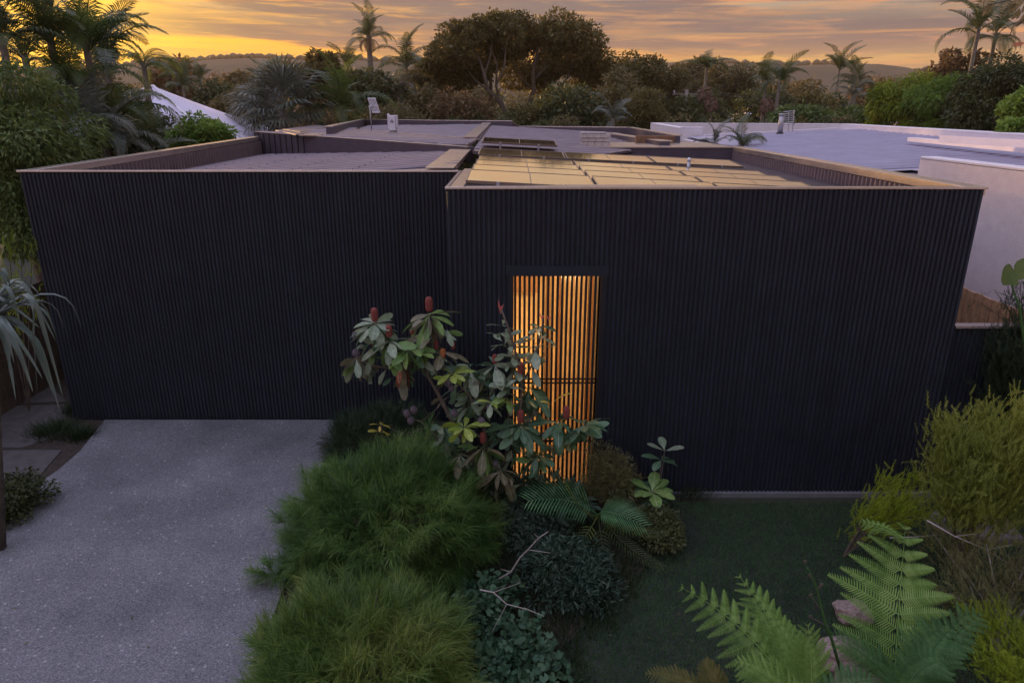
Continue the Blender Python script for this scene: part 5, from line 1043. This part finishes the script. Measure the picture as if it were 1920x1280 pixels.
# ------------------------------------------------------------------ cycad / palm seedling in the middle bed
cy = thing('cycad', 'spreading cycad with glossy green feather fronds beside the lawn', 'cycad', Wp(1120, 1000, z=.05))
def leaf_frond(parent, p, n, l, wd, m, up=(0, -.5, 1), fwd=.7, name='frond', droop=.1):
    p = [Vector(q) for q in p]; up = Vector(up).normalized(); V = []; F = []; mb = MB(); mb.tube([bez(p, t) for t in np.linspace(0, 1, 10)], [.008*(1-.8*i/9) for i in range(10)], 5, False)
    for i in range(n):
        t = .16+.84*i/(n-1); q = bez(p, t); d = (bez(p, min(1, t+.02))-bez(p, t-.02)).normalized(); sx_ = d.cross(up).normalized(); ll = l*math.sin(math.pi*(.22+.70*t))**.6
        for sd in (-1, 1):
            D = (sx_*sd+d*(fwd+.6*t)+up*.25).normalized(); w_ = d*wd*.5; k = len(mb.v); e = q+D*ll*.5; tip = q+D*ll+Vector((0, 0, -droop*ll)); 
            mb.v += [tuple(q-w_*.5), tuple(q+w_*.5), tuple(e+w_), tuple(e-w_), tuple(tip)]; mb.f += [(k, k+1, k+2, k+3), (k+3, k+2, k+4)]
    return mb.build(name, MATS[m], parent)
C0 = cy.location+Vector((0, 0, .28))
leaf_frond(cy, [C0, Wp(1075, 925, Y=7.6), Wp(992, 938, Y=7.3)], 21, .44, .022, 'cycad', (0, -.5, 1), .45)
leaf_frond(cy, [C0, Wp(1130, 945, Y=7.6), Wp(1205, 985, Y=7.4)], 20, .34, .022, 'cycad', (0, -.5, 1), .55)
for i, (a, b) in enumerate((((1160, 1000), (1245, 1000)), ((1170, 1030), (1240, 1062)), ((1130, 1060), (1165, 1130)), ((1080, 1040), (1040, 1075)), ((1095, 975), (1060, 905)))):
    leaf_frond(cy, [C0, Wp(*a, Y=7.1), Wp(*b, Y=6.9)], 22, .17, .017, 'palm_lit' if i < 3 else 'lf_mid')
# big leaf
def strap(name, pl, wd, m, parent, fold=.25, seg=8):
    """strap leaf along points, with a keel"""
    pl = [Vector(p) for p in pl]; V = []; F = []; n = seg
    def cr(t):
        x = t*(len(pl)-1); i = min(int(x), len(pl)-2); f = x-i; p0 = pl[max(i-1, 0)]; p1 = pl[i]; p2 = pl[i+1]; p3 = pl[min(i+2, len(pl)-1)]
        return .5*((2*p1)+(-p0+p2)*f+(2*p0-5*p1+4*p2-p3)*f*f+(-p0+3*p1-3*p2+p3)*f**3)
    for i in range(n+1):
        t = i/n; q = cr(t); d = (cr(min(1, t+.02))-cr(max(0, t-.02))).normalized(); s = d.cross(Vector((0, 0, 1)))
        s = s.normalized() if s.length > .05 else Vector((1, 0, 0)); u = s.cross(d); ww = wd*(1-t**2.2)*.5+.001
        V += [tuple(q-s*ww+u*ww*fold), tuple(q-u*ww*fold), tuple(q+s*ww+u*ww*fold)]
    for i in range(n):
        for j in (0, 1): F.append((i*3+j, i*3+j+1, i*3+4+j, i*3+3+j))
    return put(name, npmesh(name, V, F), MATS[m], parent)
pd = thing('pandanus', 'grey green strappy leaved plant with arching leaves at the left edge', 'plant', (-6.5, 7.4, 0))
h0 = Wp(-20, 600, Y=7.3); MB().tube([(-6.5, 7.4, 0), h0], [.09, .07], 9).build('trunk', M_['bark'], pd, True)
rp = random.Random(4)
PDL = [((60, 560), (118, 745), 7.2), ((58, 560), (70, 740), 7.0), ((40, 530), (105, 640), 7.3), ((68, 640), (112, 770), 7.1), ((30, 650), (62, 735), 6.9), ((10, 640), (30, 750), 7.0), ((55, 540), (45, 520), 7.4), ((28, 535), (60, 550), 7.6), ((20, 620), (80, 710), 6.8), ((50, 620), (100, 740), 7.2), ((-40, 700), (-20, 800), 6.9), ((0, 560), (75, 615), 7.2)]
for (k1, k2, Y) in PDL:
    strap('leaf', [h0, h0.lerp(Wp(*k1, Y=Y), .55)+Vector((0, 0, .10)), Wp(*k1, Y=Y), Wp((k1[0]*.45+k2[0]*.55), (k1[1]*.5+k2[1]*.5), Y=Y-.04), Wp(*k2, Y=Y-.08)], .075, 'pandan', pd, seg=12)
for i in range(26):
    a = rp.uniform(0, 6.28); e = rp.uniform(.2, 1.3); l = rp.uniform(.55, 1.0); d = Vector((math.cos(a)*math.cos(e), math.sin(a)*math.cos(e), math.sin(e)))
    p1 = h0+d*l*.6; p2 = p1+(d+Vector((0, 0, -.7))).normalized()*l*.35; p3 = p2+Vector((d.x*.2, d.y*.2, -.9))*l*.45; strap('leaf', [h0, p1, p2, p3], .065, 'pandan', pd)
# ------------------------------------------------------------------ banksia
def bleaf(kind, droop=.25):
    V = [(0, 0, 0)]; n = 9; rows = []
    pro = [.10, .28, .52, .76, .94, 1.0, .95, .78, .45]
    for i in range(n):
        t = (i+1)/(n+.3); w_ = .17*pro[i]*(1+(.05 if i % 2 else -.05)); z = -droop*t*t; 
        V += [(-w_, t, z+.035*w_/.17), (0, t, z), (w_, t, z+.035*w_/.17)]
    V.append((0, 1.0, -droop*1.02)); F = [(0, 2, 1), (0, 3, 2)]
    for i in range(n-1):
        a = 1+i*3; b = a+3; F += [(a, a+1, b+1, b), (a+1, a+2, b+2, b+1)]
    a = 1+(n-1)*3; e = len(V)-1; F += [(a, a+1, e), (a+1, a+2, e)]
    me = bpy.data.meshes.new('leaf'); me.from_pydata(V, [], F); me.update(); me.polygons.foreach_set('use_smooth', [True]*len(me.polygons)); me.materials.append(MATS[kind]); return me
BL = {k: [bleaf(k, .12), bleaf(k, .34)] for k in ('bk_pale', 'bk_bright', 'bk_lime', 'bk_dark', 'bk_olive', 'bk_rust', 'bk_yellow')}
def spike(kind, r=.032, h=.13):
    bm = bmesh.new(); bmesh.ops.create_uvsphere(bm, u_segments=14, v_segments=12, radius=1)
    for v in bm.verts:
        c = v.co; f = 1+.05*math.sin(v.index*2.4); z = math.copysign(abs(c.z)**.75, c.z); q = (1-abs(c.z)**3.5)**.4 if abs(c.z) < 1 else 0
        n_ = math.hypot(c.x, c.y) or 1; v.co = Vector((c.x/n_*q*r*f, c.y/n_*q*r*f, (z*.5+.5)*h))
    me = bpy.data.meshes.new('flower_spike'); bm.to_mesh(me); bm.free(); me.polygons.foreach_set('use_smooth', [True]*len(me.polygons)); me.materials.append(MATS[kind]); return me
def cone():
    bm = bmesh.new(); bmesh.ops.create_icosphere(bm, subdivisions=3, radius=.048)
    for v in bm.verts: v.co *= 1+.22*mnoise.noise(v.co*55)+.1*mnoise.noise(v.co*120); v.co.z *= 1.15
    me = bpy.data.meshes.new('seed_cone'); bm.to_mesh(me); bm.free(); me.materials.append(MATS['cone_grey']); return me
SPK = {'red': spike('petal_red'), 'orange': spike('petal_orange', .029, .12)}; CONE = cone()
BY = 8.0
bks = thing('banksia', 'leaning banksia with red flower spikes and big leathery leaves before the glowing gate', 'tree', Wp(905, 945, z=0))
br = MB()
def bp_(x, y, Y=BY): return Wp(x, y, Y=Y)
root_b = Vector((bks.location.x, bks.location.y, 0))
BR = [([root_b, bp_(900, 880, 8.1), bp_(872, 830), bp_(838, 770), bp_(820, 735), bp_(800, 700), bp_(805, 640), bp_(805, 600)], .035),
      ([bp_(800, 700), bp_(765, 680), bp_(735, 660), bp_(703, 612)], .016), ([bp_(765, 680), bp_(730, 690), bp_(690, 685), bp_(668, 668)], .013), ([bp_(820, 735), bp_(832, 700), bp_(829, 670)], .013),
      ([bp_(900, 880, 8.1), bp_(915, 830), bp_(900, 780), bp_(880, 740), bp_(850, 712)], .022), ([bp_(900, 780), (bp_(925, 730)), bp_(930, 690)], .014),
      ([root_b, bp_(940, 880, 8.1), bp_(960, 820), bp_(975, 790), bp_(978, 720), bp_(975, 690), bp_(955, 620), bp_(940, 580)], .026), ([bp_(978, 720), bp_(1000, 680), bp_(1012, 640), bp_(1018, 596)], .014),
      ([bp_(960, 820), bp_(1010, 815), bp_(1050, 800), bp_(1062, 785)], .016), ([bp_(1010, 815), bp_(1060, 815), bp_(1095, 800)], .013), ([bp_(872, 830), bp_(820, 820), bp_(790, 790), bp_(765, 782)], .014),
      ([bp_(960, 820), bp_(952, 770), bp_(947, 728)], .010), ([bp_(900, 880, 8.1), bp_(905, 850), bp_(905, 822)], .014), ([bp_(872, 830), bp_(868, 800)], .010), ([bp_(790, 790), bp_(820, 765), bp_(838, 750)], .006), ([bp_(765, 812), bp_(805, 800), bp_(825, 770)], .006), ([bp_(820, 820), bp_(760, 815), bp_(715, 795)], .006)]
for q, r_ in BR: MB().tube(q, [r_*(1-.55*i/(len(q)-1)) for i in range(len(q))], 7).build('branch', M_['bark'], bks, True)
rb_ = random.Random(12)
nleafs = [0]
FILL = {}
def rosette(x, y, rpx, kind, n=9, elev=(-.5, .35), Y=BY, kind2=None, dvar=.25, fan=None, tiltc=(0, -.5)):
    c = Wp(x, y, Y=Y); L_ = 1.15*rpx*Y/1215
    for i in range(int(n*1.1)):
        a = rb_.uniform(0, 6.28); e = rb_.uniform(elev[0]-.5, elev[1]+.25); l = L_*rb_.uniform(.55, 1.0)
        FILL.setdefault(kind2 or kind, []).append((tuple(c+Vector((rb_.uniform(-.04, .04), rb_.uniform(-.02, .06), rb_.uniform(-.12, .0)))), (math.cos(a)*math.cos(e), math.sin(a)*math.cos(e), math.sin(e)), l))
    for i in range(n):
        if nleafs[0] >= 296: return
        nleafs[0] += 1
        a = i*2*math.pi/n+rb_.uniform(-.25, .25)
        if fan: a = fan[0]+(fan[1]-fan[0])*(i+.5)/n+rb_.uniform(-.15, .15)
        e = rb_.uniform(*elev); d = Vector((math.cos(a)*math.cos(e), math.sin(a)*math.cos(e), math.sin(e)))
        l = L_*rb_.uniform(.62, 1.28); X = d.cross(Vector((0, 0, 1))).normalized(); Z = X.cross(d); ro = Matrix((X, d, Z)).transposed().to_4x4()
        k = kind2 if (kind2 and rb_.random() < .3) else kind
        put('leaf', rb_.choice(BL[k]), None, bks, Matrix.Translation(c+Vector((0, 0, rb_.uniform(-.03, .01)))) @ ro @ Matrix.Rotation(rb_.uniform(-.5, .5), 4, 'Y') @ Matrix.Scale(l, 4))
def spk(x, y, kind='red', s=1., Y=BY, tilt=0.):
    put('flower_spike', SPK[kind], None, bks, Matrix.Translation(Wp(x, y, Y=Y)) @ Matrix.Rotation(tilt, 4, 'Y') @ Matrix.Scale(s*1.35, 4))
def cn(x, y, s=1., Y=BY): put('seed_cone', CONE, None, bks, Matrix.Translation(Wp(x, y, Y=Y)) @ Matrix.Scale(s, 4))
spk(850, 655, 'red', .6); spk(700, 650, 'red', .6); spk(770, 626, 'red', .7, 8.0, .8)
rosette(703, 606, 46, 'bk_pale', 12, (-.6, .15)); spk(703, 603)
rosette(805, 590, 46, 'bk_bright', 13, (-1.0, .1), kind2='bk_olive'); spk(805, 584, s=1.05)
rosette(731, 640, 46, 'bk_pale', 11, (-.6, .1), Y=7.9, kind2='bk_bright'); spk(730, 632, s=.9, Y=7.9)
rosette(668, 668, 40, 'bk_pale', 9, (-1.1, -.2), kind2='bk_olive'); cn(668, 662, 1.0, 7.9); cn(666, 630, .9)
rosette(765, 652, 45, 'bk_bright', 11, (-.7, .2), Y=7.85)
rosette(752, 680, 46, 'bk_rust', 6, (-1.35, -.8), Y=7.9, kind2='bk_olive'); cn(748, 668, 1.1, 7.85); cn(762, 690, .9)
rosette(828, 660, 40, 'bk_olive', 8, (-.8, .2), kind2='bk_pale'); spk(829, 675, 'orange', .95, 7.95, .1); spk(818, 655, 'red', .7)
rosette(848, 700, 32, 'bk_lime', 8, (-.5, .6), Y=7.9); cn(840, 716, 1.1, 7.85); cn(846, 728, .8, 7.85)
rosette(882, 690, 38, 'bk_dark', 9, (-.6, .3), Y=8.2, kind2='bk_pale'); 
rosette(928, 684, 44, 'bk_pale', 12, (-.5, .3), Y=8.1, kind2='bk_dark'); spk(928, 682, 'red', .75, 8.0)
for (x, y, s_) in ((942, 610, .7), (948, 630, .85), (955, 648, 1), (960, 668, 1), (966, 690, 1)): rosette(x, y, 32*s_, 'bk_pale', 4, (-.1, .6), Y=8.05)
for (x, y, s_) in ((1014, 612, .7), (1012, 632, 1), (1004, 655, 1.05), (996, 676, 1.1)): rosette(x, y, 34*s_, 'bk_dark', 4, (-.3, .5), Y=8.05, kind2='bk_pale')
spk(976, 702, 'red', .95, 7.95)
rosette(948, 722, 30, 'bk_pale', 8, (-.2, .8), Y=7.85)
rosette(950, 748, 26, 'bk_bright', 5, (-.5, .3), Y=7.85)
rosette(992, 728, 48, 'bk_dark', 7, (-.9, .2), Y=8.15)
rosette(976, 795, 50, 'bk_dark', 12, (-.9, .0), Y=7.9); spk(976, 792, 'red', 1.0, 7.85)
rosette(1048, 790, 46, 'bk_dark', 11, (-.8, .1), Y=7.9); spk(1062, 785, 'red', 1.0, 7.85); rosette(1035, 755, 30, 'bk_yellow', 1, (.7, .9), Y=7.9)
rosette(1096, 796, 44, 'bk_dark', 11, (-.5, .6), Y=7.85)
rosette(870, 800, 36, 'bk_lime', 9, (-.2, .5), Y=7.7)
rosette(905, 838, 44, 'bk_olive', 11, (-.8, .1), Y=7.75, kind2='bk_bright'); spk(905, 830, 'red', .85, 7.7)
rosette(920, 752, 32, 'bk_lime', 7, (-.3, .3), Y=7.8, kind2='bk_pale'); cn(917, 764, .8, 7.8); cn(903, 790, 1, 7.75); cn(887, 812, .8, 7.75); cn(929, 870, .8, 7.7)
for (x, y) in ((763, 775), (776, 768), (770, 788), (852, 775)): cn(x, y, .95, 7.9)
rosette(940, 880, 46, 'bk_olive', 9, (-1.0, -.1), Y=7.7)
rosette(862, 850, 40, 'bk_olive', 8, (-.7, .1), Y=7.8, kind2='bk_pale')
rosette(880, 745, 42, 'bk_dark', 10, (-.4, .4), Y=8.1, kind2='bk_pale')
rosette(832, 800, 36, 'bk_dark', 7, (-.5, .3), Y=8.1)
rosette(945, 810, 42, 'bk_dark', 9, (-.5, .3), Y=8.1)
rosette(712, 796, 22, 'bk_yellow', 4, (-.1, .6), Y=7.9)
rosette(1010, 850, 40, 'bk_dark', 6, (-.7, .1), Y=8.0)
for (x, y, n_, Y) in ((700, 640, 18, 8.05), (740, 690, 14, 8.05), (690, 690, 12, 8.05), (820, 625, 14, 8.05), (860, 740, 16, 8.1), (800, 675, 14, 8.05), (875, 770, 22, 8.15), (905, 715, 16, 8.2), (850, 815, 18, 8.1), (930, 850, 22, 8.1), (890, 870, 20, 8.0), (985, 760, 18, 8.2), (985, 850, 22, 8.1), (790, 650, 14, 8.05), (1050, 830, 14, 8.1), (960, 905, 18, 8.05)):
    for i in range(n_):
        a = rb_.uniform(0, 6.28); e = rb_.uniform(-1.0, .3); c = Wp(x+rb_.uniform(-30, 30), y+rb_.uniform(-22, 22), Y=Y+rb_.uniform(-.12, .12))
        FILL.setdefault(rb_.choice(['bk_dark', 'bk_pale', 'bk_olive', 'bk_pale', 'bk_bright'] if x < 860 else ['bk_dark', 'bk_dark', 'bk_olive', 'bk_pale', 'bk_bright']), []).append((tuple(c), (math.cos(a)*math.cos(e), math.sin(a)*math.cos(e), math.sin(e)), rb_.uniform(.15, .27)))
for kd, lst in FILL.items():
    src = BL[kd][1]; PV = np.array([v.co[:] for v in src.vertices]); T3 = []
    for f in src.polygons:
        q = list(f.vertices); T3 += [q[:3]] + ([[q[0], q[2], q[3]]] if len(q) == 4 else [])
    V, F = scatter(PV, T3, np.array([q[0] for q in lst]), frames(np.array([q[1] for q in lst]), RNG.normal(0, .6, len(lst))), np.array([q[2] for q in lst]))
    tagp(put('inner_foliage', npmesh('inner_foliage', V, F, True), MATS[kd], bks), None, None, None, 'stuff')
def buds(x, y, Y, n=5, h=.10):
    b = Wp(x, y, Y=Y)
    for i in range(n):
        a = i*2.4; MB().tube([b, b+Vector((math.cos(a)*.02, math.sin(a)*.02, h*.5)), b+Vector((math.cos(a)*.035, math.sin(a)*.02, h*(.7+.3*math.sin(i*1.7))))], [.004, .008, .002], 5).build('bud', M_['bud_red'], bks)
buds(939, 588, 8.05, 5, .17); buds(1016, 598, 8.05, 4, .07); buds(1029, 600, 8.05, 3, .06)
# single upright plants with rosettes, right of the gate
def ros_plant(label, base, stems, name='broadleaf_plant'):
    t = thing(name, label, 'plant', base)
    for (x, y, Y, rpx, kind, n, elev) in stems:
        c = Wp(x, y, Y=Y); b = Vector(base); MB().tube([b, b.lerp(c, .5)+Vector((.03, 0, .05)), c], [.012, .009, .006], 6).build('stem', M_['bark'], t, True); L_ = rpx*Y/1180
        for i in range(n):
            a = i*2*math.pi/n+rb_.uniform(-.2, .2); e = rb_.uniform(*elev); d = Vector((math.cos(a)*math.cos(e), math.sin(a)*math.cos(e), math.sin(e))); X = d.cross(Vector((0, 0, 1))).normalized(); Z = X.cross(d)
            put('leaf', rb_.choice(BL[kind]), None, t, Matrix.Translation(c) @ Matrix((X, d, Z)).transposed().to_4x4() @ Matrix.Scale(L_*rb_.uniform(.85, 1.15), 4) @ Matrix.Diagonal((1.5, 1, 1, 1)))
    return t
ros_plant('young plant with paddle shaped pale green leaves right of the gate', (1.95, 8.3, 0), [(1222, 922, 8.1, 44, 'bk_bright', 9, (.1, .7)), (1215, 935, 8.15, 40, 'bk_dark', 8, (-.5, .1)), (1240, 862, 8.3, 36, 'bk_dark', 6, (-.2, .6)), (1246, 845, 8.3, 38, 'bk_pale', 4, (.1, .9)), (1200, 905, 8.3, 34, 'bk_dark', 7, (-.3, .3))])
for (x, y, Y, lab, an) in ((1893, 512, 5.4, 'big sunlit heart shaped leaf on a curved stalk at the right edge', .3), (1925, 500, 5.5, 'large leaf cut off by the right edge above the fence', -.4)):
    base = Vector((6.2, 6.4, 0)); t = thing('large_leaf_plant', lab, 'plant', base if an > 0 else base+Vector((.2, .1, 0))); c = Wp(x, y+6, Y=Y+1); V = [(0, 0, 0)]; nn = 16
    for i in range(nn):
        a = i/nn*2*math.pi; rr = .13*(1-.35*math.cos(a)**8*(1 if math.cos(a) > 0 else 0))*(1+.04*math.sin(a*5)); V.append((rr*math.sin(a), -rr*math.cos(a)*1.15, .02*math.sin(2*a)))
    me = bpy.data.meshes.new('leaf'); me.from_pydata(V, [], [(0, i+1, (i+1) % nn+1) for i in range(nn)]); me.update(); me.materials.append(M_['lf_mid'])
    put('leaf', me, None, t, Matrix.Translation(c) @ Matrix.Rotation(R(65), 4, 'X') @ Matrix.Rotation(an, 4, 'Y') @ Matrix.Scale(.82, 4)); e = Wp(x+18, y+60, Y=Y+1)
    MB().tube([t.location, e, Wp(x+6, y+30, Y=Y+1), c], [.02, .012, .008, .006], 7).build('stalk', M_['fern_dim'], t, True)
# branch with leaves entering the top right corner
tb = thing('overhanging_branch', 'dark leafy branch with red tips hanging into the top right corner', 'branch', Wp(2000, 20, Y=6.5))
Pb = [Wp(2000, 20, Y=6.5), Wp(1930, 30, Y=6.5), Wp(1900, 50, Y=6.5), Wp(1893, 68, Y=6.5)]; MB().tube(Pb, [.014, .01, .006, .003], 6).build('stem', M_['bark'], tb, True)
tb2 = [Wp(1935, -10, Y=6.5), Wp(1870, 6, Y=6.5), Wp(1850, 10, Y=6.5)]; MB().tube([Pb[0]]+tb2, .005, 5).build('stem', M_['bark'], tb, True)
for (x, y, m) in ((1915, 5, 'bk_olive'), (1925, 18, 'bk_olive'), (1912, 14, 'bk_olive'), (1930, 35, 'bk_olive'), (1865, 5, 'bk_olive'), (1850, 8, 'bk_olive'), (1922, 2, 'bk_olive'), (1918, 28, 'bk_olive'), (1926, 80, 'bk_rust'), (1905, -4, 'bk_olive')):
    for j in range(2):
        put('leaf', BL[m][1], None, tb, Matrix.Translation(Wp(x, y, Y=6.5+.1*j)) @ Matrix.Rotation(rb_.uniform(1.5, 4.5), 4, 'Y') @ Matrix.Rotation(R(80), 4, 'X') @ Matrix.Scale(.10, 4))
# ------------------------------------------------------------------ rocks
def rock(label, c, s, m='pink_rock', seed=0, name='rock', flat=.6):
    bm = bmesh.new(); bmesh.ops.create_icosphere(bm, subdivisions=4, radius=1)
    for v in bm.verts:
        p = v.co.copy(); v.co *= 1+.28*mnoise.noise(p*1.3+Vector((seed, 0, 0)))+.10*mnoise.noise(p*4+Vector((seed, 2, 0)))+.03*mnoise.noise(p*12); v.co.z *= flat
    me = bpy.data.meshes.new(name); bm.to_mesh(me); bm.free(); o = put(name, me, MATS[m]); o.location = c; o.scale = (s, s*.8, s); tagp(o, label, 'rock'); return o
c = Wp(1580, 1225, z=.15); rock('large pinkish boulder behind the curled fern stalk', (c.x, c.y, .12), .26, seed=1)
c = Wp(1610, 1290, z=.1); rock('pinkish boulder at the bottom edge between the ferns', (c.x, c.y, .10), .25, seed=2)
c = Wp(1600, 1145, z=.1); rock('greyish pink rock half hidden under the broad fern frond', (c.x, c.y, .08), .20, seed=3)
c = Wp(1815, 985, z=.05)
sheet('stepping_stone', [Wp(x, y, z=.07) for x, y in ((1740, 958), (1800, 954), (1890, 972), (1920, 1010), (1860, 1010), (1760, 990))][::-1], .07, .08, 'step_stone', 'grey stone slab path behind the feathery shrubs')
# low strappy ground cover over the planting bed
def bed_ok(x, y):
    edge = np.interp(y, [3.0, 5.6, 7.4, 8.6], [.05, .7, 1.9, 2.2]); lo = np.interp(y, [3.0, 5.3, 6.5, 8.0, 11.2], [-2.1, -2.3, -2.4, -2.6, -2.9])
    edge = edge + .1*np.sin(x*9+y*5) + RNG.normal(0, .10, len(x)); return (x < edge) & (x > lo) & (RNG.random(len(x)) < .75)
blades('bed_groundcover', 70000, bed_ok, -3.2, 2.3, 3.8, 8.7, .13, .012, 'tuft', 'dark strappy ground cover filling the bed between the shrubs')
# fallen leaves
t_lv = BL['bk_rust'][0]
lv = npmesh('fallen_leaves', *scatter(LEAF[0], LEAF[1], np.array([[x, y, .035] for x, y in zip(RNG.uniform(.2, 6.5, 46), RNG.uniform(4.6, 8.5, 46))]+[[x, y, .06] for x, y in zip(RNG.uniform(-6.0, -2.4, 26), RNG.uniform(5.2, 11, 26))]), frames(np.stack([RNG.normal(size=72), RNG.normal(size=72), np.full(72, .05)], 1)), np.stack([np.full(72, .02), RNG.uniform(.03, .06, 72), np.full(72, .03)], 1)))
tagp(put('fallen_leaves', lv, M_['feather_dry']), 'scattered dead leaves on the lawn and driveway', 'leaves', None, 'stuff')
# ------------------------------------------------------------------ haze
hz = MB().box(-995, 995, -45, 785, -2.0, 80).build('haze', None); 
hz.data.materials.clear(); hm = bpy.data.materials.new('haze_air'); hm.use_nodes = True; t = hm.node_tree; t.nodes.clear()
v_ = t.nodes.new('ShaderNodeVolumePrincipled'); v_.inputs['Color'].default_value = (.97, .78, .55, 1); v_.inputs['Density'].default_value = .00036; v_.inputs['Anisotropy'].default_value = .12
oo = t.nodes.new('ShaderNodeOutputMaterial'); t.links.new(v_.outputs[0], oo.inputs['Volume']); hz.data.materials.append(hm)
tagp(hz, 'thin warm evening haze filling the air', 'haze', None, 'stuff')
